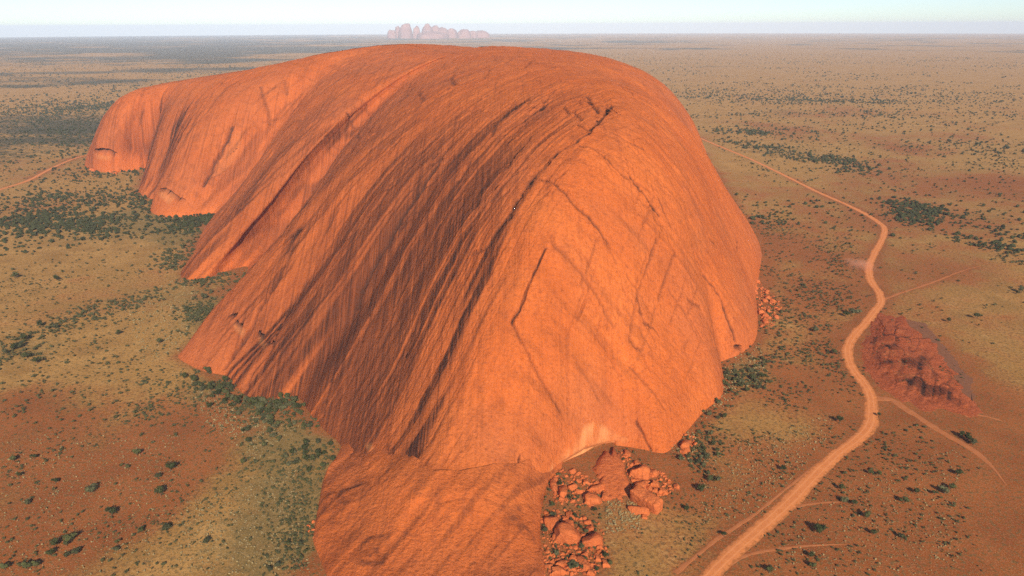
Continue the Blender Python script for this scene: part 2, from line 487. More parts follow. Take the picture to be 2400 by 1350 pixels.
# foot line: px, py, crest parameter, profile, stain low, stain high
FOOT = [
    (198, 388, 10.0, 'R', .15, .1), (215, 398, 10.0, 'C2', .4, .4), (265, 404, 9.9, 'C', .4, .4), (315, 398, 9.7, 'C', .55, .5),
    (345, 394, 9.3, 'F', .6, .5), (334, 425, 9.0, 'F', .6, .55), (327, 454, 8.7, 'F', .6, .6), (346, 462, 8.5, 'F', .7, .7), (360, 470, 8.3, 'F', .5, .6),
    (353, 494, 8.0, 'F', .3, .45), (400, 509, 7.5, 'F', .25, .4), (455, 505, 6.9, 'F', .3, .4), (501, 499, 6.3, 'F', .3, .3),
    (478, 536, 5.9, 'F', .4, .3), (456, 590, 5.6, 'F', .45, .35), (434, 654, 5.2, 'F', .4, .45), (470, 656, 5.0, 'F', .35, .4), (520, 638, 4.7, 'F', .4, .4),
    (575, 624, 4.3, 'F', .35, .45), (546, 690, 4.0, 'F', .5, .5), (518, 742, 3.7, 'F', .6, .5), (468, 800, 3.4, 'F', .4, .5),
    (420, 830, 3.1, 'F', .3, .5), (450, 858, 2.9, 'F', .35, .5), (490, 873, 2.7, 'F', .4, .5), (527, 880, 2.5, 'F', .8, .55), (556, 908, 2.3, 'F', .65, .6),
    (590, 932, 2.1, 'F', .5, .65), (640, 935, 1.85, 'F', .55, .7), (688, 929, 1.6, 'F', .95, .8), (722, 962, 1.3, 'F', 1.0, .85), (757, 1005, 1.0, 'F', 1.0, .85),
    (799, 1045, 0.6, 'G', 1.0, .85),
    ('b', 838, 1068, 8, 0.42, 'Q', .95, .8), ('b', 880, 1095, 16, 0.28, 'Q', .9, .7), ('b', 932, 1130, 24, 0.16, 'Q', .7, .5), ('b', 990, 1166, 28, 0.07, 'Q', .35, .3),
    ('b', 1050, 1160, 28, 0.02, 'Q', .12, .12), ('b', 1120, 1150, 27, 0.0, 'Q', .03, .03), ('b', 1200, 1140, 22, 0.0, 'Q', .0, .0), ('b', 1262, 1116, 9, 0.0, 'Q', .0, .0),
    (1310, 1104, 0.0, 'P', .0, .0), (1372, 1076, 0.0, 'P', .0, .0), (1440, 1044, 0.0, 'P', .0, .0),
    (1500, 1052, 0.03, 'P', .0, .0), (1552, 1062, 0.06, 'P', .0, .0), (1588, 1036, 0.12, 'P', .0, .0), (1612, 1008, 0.2, 'P', .0, .0), (1652, 962, 0.3, 'R', .0, .0),
    (1690, 930, 0.4, 'R', .0, .0), (1696, 885, 0.5, 'R', .0, .0), (1690, 850, 0.6, 'R', .0, .0), (1730, 832, 0.7, 'R', .0, .05), (1768, 800, 0.85, 'R', .0, .05),
    (1776, 750, 1.0, 'R', .0, .05), (1772, 690, 1.25, 'R', .0, .05), (1782, 625, 1.5, 'R', .0, .05), (1784, 590, 1.7, 'R', .0, .05), (1768, 550, 2.0, 'R', .0, .1),
    (1727, 508, 2.35, 'R', .0, .1), (1683, 466, 2.7, 'C2', .05, .1), (1646, 426, 3.1, 'C3', .05, .1), (1612, 386, 3.6, 'C3', .05, .1), (1590, 348, 4.0, 'C', .05, .1),
    (1562, 314, 4.4, 'C2', .1, .1),
    ('w', 600, 2880, 5.0, 'C2', .2, .1), ('w', 380, 3000, 5.6, 'C', .2, .1), ('w', 0, 3000, 6.2, 'C', .2, .1), ('w', -500, 2950, 7.5, 'C', .2, .1),
    ('w', -900, 2850, 8.6, 'C', .2, .1), ('w', -1180, 2680, 9.5, 'C', .2, .1), ('w', -1330, 2450, 10.0, 'R', .2, .1),
]
PK0 = np.array([0, .04, .1, .18, .3, .45, .65, .85, 1.0])
PROF = {'F': [0, .065, .155, .285, .495, .70, .88, .975, 1], 'Q': [0, .03, .095, .215, .44, .665, .865, .97, 1], 'G': [0, .05, .135, .26, .48, .69, .875, .975, 1],
        'P': [0, .06, .15, .275, .48, .69, .875, .97, 1],
        'R': [0, .085, .195, .33, .535, .73, .895, .975, 1], 'C3': [0, .30, .50, .65, .80, .90, .965, .992, 1], 'C2': [0, .17, .33, .48, .67, .815, .93, .985, 1], 'C': [0, .25, .42, .56, .71, .83, .935, .985, 1]}
PK = np.array([0, .015, .03, .05, .075, .1, .13, .16, .19, .22, .26, .3, .35, .4, .46, .53, .6, .68, .76, .84, .92, 1.0])
def prof_of(p):
    """height fractions at the knots; a tuple adds a gentle apron (width ub, height zb) below the steep face"""
    if isinstance(p, str):
        p = (p, 0.0, 0.0)
    sh, ub, zb = p
    v = np.clip((PK - ub) / (1 - ub), 0, 1)
    g = zb + (1 - zb) * pchip(PK0, PROF[sh], v, end1=0.0)
    return np.where(PK < ub, zb * (PK / max(ub, 1e-6)) ** 0.8, g)
base = []; sig = []; prof = []; stl = []; sth = []
for r in FOOT:
    if r[0] == 'w':
        base.append((r[1], r[2])); r = r[1:]
    elif r[0] == 'b':                      # foot hidden under the apron: the slope meets the apron at height z
        p = at(r[1], r[2], r[3]); q = p[:2] - SPINE[0][:2]
        p = p[:2] + q / np.linalg.norm(q) * r[3] * 2.0
        base.append((p[0], p[1])); r = r[2:]
    else:
        p = at(r[0], r[1]); base.append((p[0], p[1]))
    sig.append(r[2]); prof.append(prof_of(r[3])); stl.append(r[4]); sth.append(r[5])
base = np.array(base); FOOT_XY = base.copy()
def wrapk(a):
    a = np.asarray(a, float)
    return np.concatenate([a, a[:1]], 0)
base = wrapk(base); sig = wrapk(sig); prof = wrapk(prof); stl = wrapk(stl); sth = wrapk(sth)
tk = np.concatenate([[0], np.cumsum(np.linalg.norm(np.diff(base, axis=0), axis=1))])
hid0 = tk[len(FOOT) - 7]
def t_of(px, py):
    p = at(px, py)[:2]
    return tk[np.argmin(np.hypot(FOOT_XY[:, 0] - p[0], FOOT_XY[:, 1] - p[1]))]
ts = [0.0]
while ts[-1] < tk[-1]:
    t = ts[-1]
    x = np.interp(t, tk, base[:, 0]); y = np.interp(t, tk, base[:, 1])
    d = math.hypot(x, y)
    s = min(max(d * 0.0017, 1.0), 4.5)
    if t > hid0 + 60: s = 14.0
    if y < 420: s = 1.6
    ts.append(t + s)
ts = np.array(ts[:-1]); NT_ = len(ts)
BX = pchip(tk, base[:, 0], ts); BY = pchip(tk, base[:, 1], ts)
SG = pchip(tk, sig, ts)
sk = np.arange(len(SPINE))
CX = catmull(sk, SPINE[:, 0], SG); CY = catmull(sk, SPINE[:, 1], SG); CZ = catmull(sk, SPINE[:, 2], SG)
NU = 250
uu = np.concatenate([[-0.03, -0.012], np.linspace(0, 1, NU) ** 1.12, [1.012, 1.03]])
NUT = len(uu)
G = np.empty((NT_, NUT))
pr = np.stack([pchip(tk, prof[:, k], ts) for k in range(len(PK))], 1)
prq = np.stack([pchip(tk, prof[:, k], np.linspace(0, tk[-1], 900)) for k in range(len(PK))], 1)
for c0 in range(0, NT_, 200):
    dd = np.abs(ts[c0:c0 + 200, None] - np.linspace(0, tk[-1], 900)[None, :]); dd = np.minimum(dd, tk[-1] - dd)
    k = np.exp(-0.5 * (dd / 55.0) ** 2); k /= k.sum(1, keepdims=True)
    pr[c0:c0 + 200] = k @ prq
# profile heights, vectorised over t (Hermite in u with finite-difference tangents, level at the crest)
mt = np.gradient(pr, PK, axis=1); mt[:, -1] = 0.0; mt[:, 0] = (pr[:, 1] - pr[:, 0]) / PK[1]
for j, u in enumerate(uu):
    if u < 0:
        G[:, j] = 0; continue
    if u > 1:
        G[:, j] = 1; continue
    i = min(max(int(np.searchsorted(PK, u)) - 1, 0), len(PK) - 2)
    h = PK[i + 1] - PK[i]; a = (u - PK[i]) / h; a2 = a * a; a3 = a2 * a
    G[:, j] = ((2 * a3 - 3 * a2 + 1) * pr[:, i] + (a3 - 2 * a2 + a) * h * mt[:, i]
               + (-2 * a3 + 3 * a2) * pr[:, i + 1] + (a3 - a2) * h * mt[:, i + 1])
U = np.broadcast_to(uu, (NT_, NUT)); Uc = np.clip(U, 0, 1)
# the lobes of the foot line die out upwards: slowly on the left flank, fast on the nose and the right side
tq = np.linspace(0, tk[-1], 900)
bxq = pchip(tk, base[:, 0], tq); byq = pchip(tk, base[:, 1], tq)
SX = np.empty(NT_); SY = np.empty(NT_)
t_nose0 = t_of(757, 1005); t_nose1 = t_of(1690, 430)
for c0 in range(0, NT_, 200):
    tt = ts[c0:c0 + 200]
    sw = 70 + 50 * sstep(t_nose0 - 50, t_nose0 + 250, tt)
    dd = np.abs(tt[:, None] - tq[None, :]); dd = np.minimum(dd, tk[-1] - dd)
    k = np.exp(-0.5 * (dd / sw[:, None]) ** 2); k /= k.sum(1, keepdims=True)
    SX[c0:c0 + 200] = k @ bxq; SY[c0:c0 + 200] = k @ byq
fall_l = np.exp(-(Uc / 0.42) ** 1.4); fall_r = np.exp(-(Uc / 0.13) ** 1.3)
nr = (sstep(t_nose0 - 80, t_nose0 + 120, ts))[:, None]
FALL = fall_l * (1 - nr) + fall_r * nr
X = SX[:, None] + (CX - SX)[:, None] * U + (BX - SX)[:, None] * FALL
Y = SY[:, None] + (CY - SY)[:, None] * U + (BY - SY)[:, None] * FALL
Z = CZ[:, None] * G
Z[:, 0] = -14; Z[:, 1] = -5
T = np.broadcast_to(ts[:, None], X.shape)
def tgauss(px, py, w):
    d = T - t_of(px, py)
    return np.exp(-(d / w) ** 2)

# --- big relief: valleys between the spurs, swelling spurs
def normals(X, Y, Z):
    ax, ay, az = [np.roll(A, -1, 0) - np.roll(A, 1, 0) for A in (X, Y, Z)]
    bx, by, bz = [np.gradient(A, axis=1) for A in (X, Y, Z)]
    nx = ay * bz - az * by; ny = az * bx - ax * bz; nz = ax * by - ay * bx
    L = np.sqrt(nx * nx + ny * ny + nz * nz) + 1e-9
    s = np.where(nz.mean() < 0, -1.0, 1.0)
    return s * nx / L, s * ny / L, s * nz / L
nx, ny, nz = normals(X, Y, Z)
kc = sstep(0.72, 0.97, Uc)               # towards the crest both flanks share one relief and an upright normal
nx = nx * (1 - kc); ny = ny * (1 - kc); nz = nz * (1 - kc) + kc
L_ = np.sqrt(nx * nx + ny * ny + nz * nz); nx /= L_; ny /= L_; nz /= L_
win = sstep(0.0, 0.08, Uc) * (1 - sstep(0.55, 0.97, Uc))
D = np.zeros_like(X)
for (px, py, w, A) in [(345, 394, 60, -20), (346, 462, 26, -10), (501, 499, 85, -15), (575, 624, 70, -19), (527, 880, 24, -9), (688, 929, 22, -6),
                       (434, 654, 60, 8), (353, 494, 60, 8), (420, 830, 60, 6), (1690, 850, 30, -3), (1772, 690, 35, -3)]:
    D += A * tgauss(px, py, w) * sstep(0.0, 0.08, Uc) * (1 - sstep(0.16, 0.62, Uc))
# --- bedding: upright beds weathered into long parallel ribs
Bc = X * BNORM[0] + Y * BNORM[1]; Ac = X * STRIKE[0] + Y * STRIKE[1]
wob = (fbm(Ac / 330, Bc / 200, 2, 5) - 0.5) * 16 + (fbm(Ac / 45, Bc / 30, 2, 6) - 0.5) * 3.0
def ridged(v):
    return 1 - np.abs(2 * v - 1)
left = 1 - sstep(t_of(799, 1045) - 60, t_of(1050, 1160) + 20, T)          # left flank of the rock
left = np.maximum(left, sstep(hid0, hid0 + 200, T))
right = sstep(t_of(1440, 1044), t_of(1612, 1008), T) * (1 - sstep(hid0, hid0 + 200, T))
left_c = left * (1 - kc) + 0.45 * kc
bed1 = vnoise((Bc + wob) / 40, Ac / 520, 11)
bed2 = vnoise((Bc + wob * .7) / 13, Ac / 240, 12)
bed3 = vnoise((Bc + wob) / 4.2, Ac / 160, 13)
bmod = sstep(.35, .7, fbm(Ac / 300 + 3, Bc / 120, 3, 21))
crest_f = sstep(0, .10, Uc)
amp = (0.22 + 0.78 * left_c) * crest_f
bed4 = vnoise((Bc + wob) / 6.0, Ac / 260, 14)
bed5 = vnoise((Bc + wob) / 15, Ac / 420, 15)
fard = 1 - sstep(950, 1500, np.hypot(X, Y)) * .9
CUT = fard * sstep(.86, 1.0, ridged(bed4)) * (.3 + .9 * bmod) + 1.3 * sstep(.90, 1.0, ridged(bed5)) * (.4 + .6 * bmod)
D += amp * ((ridged(bed1) - .5) * -1.7 + (ridged(bed2) - .5) * -1.1 * (0.35 + bmod) * (.4 + .6 * fard) + (bed3 - .5) * .9 * fard - CUT * 1.7)
# runnels following the fall of the slope
tw = (fbm(T / 80, Uc * 3, 2, 31) - .5) * 9
run1 = vnoise((T + tw) / 26, Uc * 2.2, 32); run2 = vnoise((T + tw) / 9.5, Uc * 4.0, 33)
D += win * ((ridged(run1) - .5) * -1.2 * (0.3 + .7 * np.maximum(left, right * .5)) + (run2 - .5) * .7 * (.3 + .7 * left))
# lumps
D += (fbm(X / 110, Y / 110, 3, 41) - .5) * (6 - 2 * kc) * sstep(0.02, .15, Uc) + (fbm(X / 22 + Z / 30, Y / 22, 3, 42) - .5) * 2.2 * sstep(0, .05, Uc)
D += (fbm(X / 7 + Z / 9, Y / 7, 2, 43) - .5) * 1.3 * sstep(0, .03, Uc)
fade_in = sstep(-0.005, 0.03, U)
P3 = np.stack([X + nx * D * fade_in, Y + ny * D * fade_in, Z + nz * D * fade_in], -1)
# ------------------------------------------------------------------ joints, caves and scars cut into the rock
nx, ny, nz = normals(P3[..., 0], P3[..., 1], P3[..., 2])
N3 = np.stack([nx, ny, nz], -1).reshape(-1, 3)
V3 = P3.reshape(-1, 3).copy()
sx, sy, sd = project(V3)
facing = (np.einsum('ij,ij->i', N3, EYE - V3) > 0) & (sd > 100) & (T.ravel() < hid0 + 100) & (Uc.ravel() < 0.999)
fi = np.nonzero(facing)[0]
BS = 6
key = (np.clip(sy[fi], -200, 1600) + 200).astype(int) // BS * 600 + (np.clip(sx[fi], -200, 2600) + 200).astype(int) // BS
order = np.argsort(key, kind='stable'); fi = fi[order]; key = key[order]
def on_rock(px, py):
    """the point of the rock that stands where the photograph shows this spot"""
    bx_, by_ = int(px + 200) // BS, int(py + 200) // BS
    c = []
    for dy in (-1, 0, 1):
        for dx in (-1, 0, 1):
            k = (by_ + dy) * 600 + bx_ + dx
            a, b = np.searchsorted(key, k), np.searchsorted(key, k + 1)
            c.append(fi[a:b])
    c = np.concatenate(c)
    if len(c) == 0: return None
    dp = np.hypot(sx[c] - px, sy[c] - py)
    near = sd[c][dp < 9].min() if (dp < 9).any() else sd[c].min()
    c2 = c[sd[c] < near + 60]
    w = 1 / (np.hypot(sx[c2] - px, sy[c2] - py) + 0.7) ** 3
    return (V3[c2] * w[:, None]).sum(0) / w.sum()

CRACK = np.zeros(len(V3)); PALE = np.zeros(len(V3)); DISP = np.zeros((len(V3), 3))  # CRACK holds the dark joints and the painted shade inside the caves
rng = random.Random(4)
def trace(pts, jit=0.0):
    out = []
    for (a, b) in zip(pts[:-1], pts[1:]):
        n = max(2, int(math.hypot(b[0] - a[0], b[1] - a[1]) / 7))
        for k in range(n):
            f = k / n
            p = on_rock(a[0] + (b[0] - a[0]) * f + rng.uniform(-jit, jit), a[1] + (b[1] - a[1]) * f + rng.uniform(-jit, jit))
            if p is not None: out.append(p)
    p = on_rock(*pts[-1])
    if p is not None: out.append(p)
    return np.array(out)
def near_box(pts, m):
    lo = pts.min(0) - m; hi = pts.max(0) + m
    return np.nonzero(((V3 > lo) & (V3 < hi)).all(1))[0]
def crack(pts, w, depth, dark, jit=1.6):
    """an open joint: a V-shaped gash of width w, one lip standing proud"""
    L = trace(pts, jit)
    if len(L) < 2: return
    w = max(w, float(np.hypot(L[:, 0], L[:, 1]).mean()) * .00155)
    c = near_box(L, w * 3 + 2)
    if len(c) == 0: return
    d = dist_poly(V3[c], L)
    ww = w * (0.6 + 0.8 * vnoise(V3[c, 0] / 9, V3[c, 2] / 9 + V3[c, 1] / 9, 61))
    g = np.exp(-(d / ww) ** 2)
    DISP[c] -= N3[c] * (g * depth)[:, None]
    CRACK[c] = np.maximum(CRACK[c], g * dark * (0.55 + 0.6 * vnoise(V3[c, 0] / 14 + 7, V3[c, 1] / 14, 62)))
CRACKS = [
    ([(1437, 247), (1418, 268), (1408, 282), (1385, 300), (1378, 312), (1362, 322), (1340, 338), (1325, 345), (1305, 362), (1288, 380), (1270, 395), (1255, 405), (1240, 430), (1225, 450), (1205, 480), (1195, 510)], 2.0, 4, 1.0),
    ([(1195, 510), (1178, 525), (1165, 545), (1145, 575), (1130, 585), (1105, 595)], 1.3, 3, .9),
    ([(1330, 343), (1312, 352), (1292, 370), (1276, 392), (1262, 400), (1238, 440), (1214, 470)], 1.5, 3, .8),
    ([(1290, 553), (1300, 575), (1315, 590), (1345, 620), (1370, 650), (1400, 690), (1420, 730), (1440, 765)], 1.8, 2, .38),
    ([(1280, 580), (1262, 620), (1240, 665), (1228, 700), (1218, 725), (1200, 755)], 1.0, 3, .95),
    ([(1200, 757), (1215, 785), (1232, 815), (1248, 850), (1270, 890), (1290, 925), (1315, 965)], 1.2, 2.2, .6),
    ([(1270, 420), (1300, 430), (1325, 450), (1345, 480), (1378, 505), (1395, 525), (1410, 545), (1425, 570)], 1.5, 2.6, .7),
    ([(1475, 408), (1490, 430), (1510, 455), (1525, 475), (1545, 505)], 1.9, 3, .85),
    ([(1530, 440), (1545, 465), (1555, 495), (1573, 530)], 1.4, 2.2, .6),
    ([(1360, 340), (1390, 346), (1420, 370), (1445, 395), (1475, 420)], 1.6, 2, .5),
    ([(1615, 560), (1625, 590), (1638, 615), (1655, 650), (1675, 675), (1690, 700)], 1.6, 3, .75),
    ([(1693, 705), (1705, 745), (1718, 775), (1723, 795)], 1.9, 4, 1.0),
    ([(1665, 785), (1672, 810), (1685, 830), (1692, 845)], 1.2, 3, .85),
    ([(1180, 273), (1163, 293), (1153, 317), (1127, 343), (1107, 367), (1093, 393), (1073, 427)], 2.0, 3, .8),
    ([(1240, 320), (1233, 337), (1207, 362), (1190, 390), (1173, 403)], 1.6, 3, .8), ([(1187, 345), (1192, 330), (1210, 318), (1225, 316)], 1.4, 2, .5),
    ([(1230, 393), (1200, 412), (1177, 433), (1150, 470)], 1.6, 3, .75),
    ([(1047, 350), (1038, 365), (1009, 409), (976, 463), (955, 492), (935, 522), (920, 551), (905, 581), (884, 608), (870, 637), (852, 676), (837, 723)], 1.9, 3.6, .9),
    ([(929, 406), (887, 480), (822, 554), (770, 600)], 1.6, 2.6, .6),
    ([(813, 263), (827, 290), (840, 327)], 2.8, 4, .75), ([(860, 247), (867, 280)], 2.6, 3, .6), ([(610, 203), (617, 227), (630, 267), (632, 290)], 3.0, 4, .75), ([(667, 187), (673, 220)], 2.6, 3, .6),
    ([(655, 650), (637, 680), (613, 715), (593, 760), (575, 795), (548, 834), (527, 862)], 1.8, 5, .9),
    ([(726, 650), (684, 712), (658, 760), (637, 813), (619, 840), (590, 870), (578, 911)], 1.8, 4.5, .8),
    ([(1218, 1067), (1216, 1095), (1213, 1120)], 0.8, 3, 1.0), ([(1490, 987), (1507, 1017), (1525, 1057)], 0.9, 3, 1.0),
    ([(1375, 225), (1390, 245), (1402, 265)], 2.2, 3, .8), ([(1320, 250), (1335, 265)], 2.0, 2.5, .6), ([(1345, 262), (1362, 282)], 2.0, 2.5, .6), ([(1355, 290), (1378, 305)], 1.8, 2.5, .55),
    ([(1500, 222), (1530, 245), (1555, 265)], 2.2, 2.5, .5), ([(1440, 310), (1480, 335), (1510, 350)], 1.8, 2, .5), ([(1540, 560), (1520, 620), (1497, 680), (1485, 740), (1475, 800)], 1.4, 1.6, .4),
    ([(1585, 590), (1560, 650), (1545, 700)], 1.5, 2, .45), ([(1495, 690), (1500, 720), (1505, 735)], 1.2, 2, .55), ([(1512, 755), (1535, 770), (1545, 785)], 1.4, 2, .6),
    ([(1480, 800), (1490, 815), (1500, 820)], 1.2, 2, .6), ([(1475, 860), (1510, 895), (1540, 930), (1560, 960)], 1.1, 1.5, .4), ([(1612, 700), (1640, 720), (1650, 740)], 1.6, 2.4, .6),
    ([(1665, 560), (1690, 590), (1700, 620)], 1.4, 2, .5), ([(1730, 565), (1728, 588)], 1.6, 3, .7), ([(700, 560), (672, 610), (650, 655)], 1.6, 2.4, .6),
    ([(1000, 560), (960, 640), (925, 720), (900, 800)], 1.4, 2.2, .5), ([(1085, 470), (1050, 540), (1020, 600)], 1.5, 2.4, .6),
    ([(780, 880), (765, 930), (755, 980)], 1.3, 2.2, .6), ([(880, 700), (850, 790), (830, 850)], 1.3, 2.4, .55), ([(975, 760), (945, 850), (920, 950), (905, 1060)], 1.1, 2.0, .4),
    ([(540, 172), (500, 215), (465, 265), (440, 310)], 3.0, 5, .7), ([(470, 220), (440, 270), (420, 320)], 3.0, 3.5, .4), ([(345, 190), (330, 230), (318, 280)], 3, 3, .3),
    ([(545, 296), (535, 325), (522, 350), (508, 375), (497, 400), (487, 420), (478, 437)], 2.4, 7, 1.2),
    ([(1058, 180), (1066, 200)], 3.5, 4, .7), ([(980, 215), (990, 235)], 3, 3, .6), ([(1190, 140), (1170, 150)], 3, 3, .5), ([(1245, 140), (1225, 160)], 3, 3, .5),
    ([(870, 300), (850, 330)], 3, 3, .5), ([(960, 250), (925, 270), (900, 285)], 3, 3, .4),
    ([(780, 290), (740, 330), (700, 370), (660, 410)], 2.6, 3.5, .35), ([(1020, 230), (940, 270), (880, 310), (820, 360)], 2.6, 3.5, .3), ([(1130, 250), (1060, 290), (1000, 340), (960, 390)], 2.4, 3, .4),
]
for c in CRACKS:
    crack(c[0], c[1], c[2], min(1.2, c[3] * (1.3 if c[0][0][0] > 1260 else 1.0)))
# two faint joint sets crossing the planar right face
for k in range(34):
    px = rng.uniform(1330, 1700); py = rng.uniform(430, 900)
    if px > 1500 + (py - 300) * .42 or py > 1500 - px * .33: continue
    n_ = rng.uniform(40, 130)
    if k % 2: q = [(px, py), (px + n_ * .35, py + n_ * .5), (px + n_ * .62, py + n_)]
    else: q = [(px, py), (px - n_ * .16, py + n_ * .5), (px - n_ * .36, py + n_)]
    crack(q, rng.uniform(.8, 1.5), rng.uniform(.8, 1.8), rng.uniform(.18, .42))
# short weathered joints strewn over the top
for k in range(110):
    px = rng.uniform(640, 1600); py = rng.uniform(130, 520)
    if px > 1560 or py < 118 + abs(px - 1050) * 0.12 or (px < 900 and py > 330): continue
    if px > 1330:
        dx, dy = rng.uniform(14, 40), rng.uniform(12, 36)
    else:
        dx, dy = -rng.uniform(12, 45), rng.uniform(10, 40)
    crack([(px, py), (px + dx * .5, py + dy * .45), (px + dx, py + dy)], rng.uniform(1.0, 1.9), rng.uniform(1.2, 2.4), rng.uniform(.25, .55))

def cave(pts, w, depth, lift):
    """a slit under a lip: the rock goes in and up behind an edge that overhangs it"""
    L = trace(pts, 0.4)
    if len(L) < 2: return
    c = near_box(L, w * 2)
    d = dist_poly(V3[c], L)
    g = 1 - sstep(w * 0.55, w * 0.8, d)
    nh = N3[c].copy(); nh[:, 2] = 0; nh /= (np.linalg.norm(nh, axis=1)[:, None] + 1e-6)
    DISP[c] += -nh * (g * depth)[:, None] + np.array([0, 0, 1.0]) * (g * lift)[:, None]
    CRACK[c] = np.maximum(CRACK[c], g * 1.1)  # shade deep inside the slit is painted in with the joints' dark colour
cave([(222, 355), (235, 353), (250, 354), (262, 358), (270, 363)], 8, 30, 15)
cave([(372, 448), (385, 446), (395, 452), (405, 460), (415, 467), (428, 470)], 7, 28, 14)
cave([(534, 744), (548, 745)], 3.2, 7, 4); cave([(552, 760), (564, 767)], 2.8, 5, 3); cave([(606, 784), (612, 792)], 2.6, 4, 3); cave([(622, 808), (636, 810)], 3.0, 7, 4)
cave([(1724, 815), (1739, 818)], 4.5, 9, 4); cave([(1757, 703), (1762, 712)], 4, 7, 3); cave([(562, 492), (556, 498)], 4, 4, 2)
cave([(1740, 634), (1743, 636)], 3, 5, 2)

def patch_px(poly, soft):
    """0..1 inside a region of the visible rock"""
    P = np.stack([sx, sy], -1)
    lo = np.min(poly, 0) - soft * 3; hi = np.max(poly, 0) + soft * 3
    c = np.nonzero(facing & ((P > lo) & (P < hi)).all(1))[0]
    ins = in_poly(P[c], poly)
    d = dist_poly(P[c], np.array(list(poly) + [poly[0]], float))
    return c, sstep(-soft, soft, np.where(ins, d, -d))
# fallen flake on the far spur, with its pale fresh face
c, g = patch_px([(548, 303), (566, 302), (564, 345), (543, 385), (520, 405), (494, 416), (505, 385), (525, 350)], 3)
DISP[c] -= N3[c] * (g * 6)[:, None]; PALE[c] = np.maximum(PALE[c], g * .08)
# pale scar above the boulders
c, g = patch_px([(1284, 1108), (1310, 1070), (1345, 1045), (1370, 1000), (1400, 990), (1440, 1015), (1470, 1030), (1440, 1048), (1375, 1078), (1310, 1108)], 9)
st = vnoise(sx[c] / 7 + sy[c] / 60, sy[c] / 90, 71)
PALE[c] = np.maximum(PALE[c], g * (.05 + .6 * st * st))
c, g = patch_px([(1296, 1106), (1325, 1080), (1375, 1050), (1440, 1034), (1440, 1046), (1375, 1078), (1312, 1108)], 5)
DISP[c] -= N3[c] * (g * 7)[:, None]; PALE[c] = np.maximum(PALE[c], g * .75)
for (q0, q1, q2, q3) in [((368, 452), (382, 450), (408, 466), (395, 480)), ((855, 1040), (872, 1040), (876, 1056), (862, 1056)), ((1092, 1150), (1104, 1132), (1116, 1146), (1060, 1172)), ((545, 755), (575, 775), (570, 790), (552, 775)),
                         ((606, 788), (620, 800), (622, 818), (608, 806)), ((225, 362), (262, 366), (255, 376), (228, 372))]:
    c, g = patch_px([q0, q1, q2, q3], 4)
    PALE[c] = np.maximum(PALE[c], g * .22)
# the aircraft's smudged shadow low on the nose is painted on the apron
V3 += DISP
P3 = V3.reshape(P3.shape)

# --- dark water stains that run down the left flank
SL = pchip(tk, stl, ts)[:, None]; SH = pchip(tk, sth, ts)[:, None]
sw = sstep(0.03, 0.22, Uc)
K = SL * (1 - sw) + SH * sw
K = K * (1 - sstep(0.30, 0.85, Uc) * 0.85)
K = np.where(T > hid0, 0.1, K)
tw2 = (fbm(T / 60, Uc * 4, 2, 81) - .5) * 7
pat = (0.32 * vnoise((T + tw2) / 30, Uc * 1.3, 82) + 0.30 * vnoise((Bc + wob * .6) / 11, Ac / 210, 83) + 0.24 * vnoise((T + tw2) / 7, Uc * 3, 84)
       + 0.24 * vnoise((Bc + wob * .4) / 4, Ac / 120, 85))
thr = 0.74 - 0.44 * K
STAIN = sstep(thr, thr + 0.24, pat) * (0.35 + 0.65 * sstep(.1, .7, K))
STAIN = STAIN * (0.70 + 0.30 * sstep(.3, .6, fbm(T / 90, Uc * 2, 2, 86)))
# grooves of the bedding are darker
gro = amp * np.clip(CUT, 0, 1.3) * .72 + amp * sstep(.78, .98, ridged(bed2)) * (.2 + .5 * bmod) * .4
gro = gro * fard
fl1 = sstep(.80, .97, ridged(vnoise((Bc + wob) / 8.0, Ac / 380, 87))); fl2 = sstep(.84, .98, ridged(vnoise((T + tw2) / 10.0, Uc * 1.6, 88)))
lines = (fl1 * (.35 + .5 * bmod) + fl2 * .4 * win) * (.25 + .75 * left_c) * fard * sstep(.01, .06, Uc)
STAIN = np.maximum(STAIN, np.clip(lines, 0, 1) * .62)
STAIN = np.maximum(STAIN, gro * (0.35 + 0.65 * left_c))
mot = sstep(.55, .8, fbm(X / 12 + Z / 15, Y / 12, 3, 91)) * .22 * sstep(.02, .1, Uc)
STAIN = np.maximum(STAIN, mot)
varn = left_c * (1 - .8 * sstep(.32, .8, Uc)) * sstep(0, .08, Uc) * (.45 + .55 * sstep(.25, .65, K))
ROCK_ATTR = {"varnish": varn.ravel(), "stain": STAIN.ravel(), "crack": np.clip(CRACK, 0, 1), "pale": PALE}  # crack: joints plus the painted cave shade
V = P3.reshape(-1, 3)
rock = empty("rock_monolith", (-200.0, 1400.0, 0.0))
tag(rock, "huge red sandstone rock with streaked ribbed flanks filling the middle of the plain", "rock")
rb = mesh_obj("rock_body", V - np.array([-200.0, 1400.0, 0.0]), grid_faces(NT_, NUT, wrap=True)[:, ::-1], M_rock, rock, attrs=ROCK_ATTR)
# the gentle apron of bare rock at the nose's foot, running out below the frame
AF = [(806, 1040, 0), (786, 1078, 0), (762, 1113, 0), (748, 1175, 0), (738, 1230, 0), (734, 1262, 0), (748, 1305, 0), (765, 1345, 0), (800, 1400, 0), (900, 1455, 0),
      (1050, 1475, 0), (1190, 1450, 0), (1262, 1395, 0), (1276, 1330, 0), (1266, 1260, 0), (1270, 1195, 0), (1284, 1135, 0), (1312, 1100, 0)]
AB = [(812, 1036, 2), (822, 1052, 4), (838, 1068, 8), (862, 1084, 13), (890, 1100, 18), (920, 1122, 23), (950, 1145, 26), (985, 1165, 28), (1010, 1164, 28), (1050, 1160, 28),
      (1110, 1150, 27.5), (1160, 1145, 25), (1200, 1140, 22), (1225, 1132, 18), (1245, 1124, 13), (1270, 1113, 8), (1292, 1106, 4), (1316, 1096, 2)]
af = np.array([at(*p) for p in AF]); ab = np.array([at(*p) for p in AB])
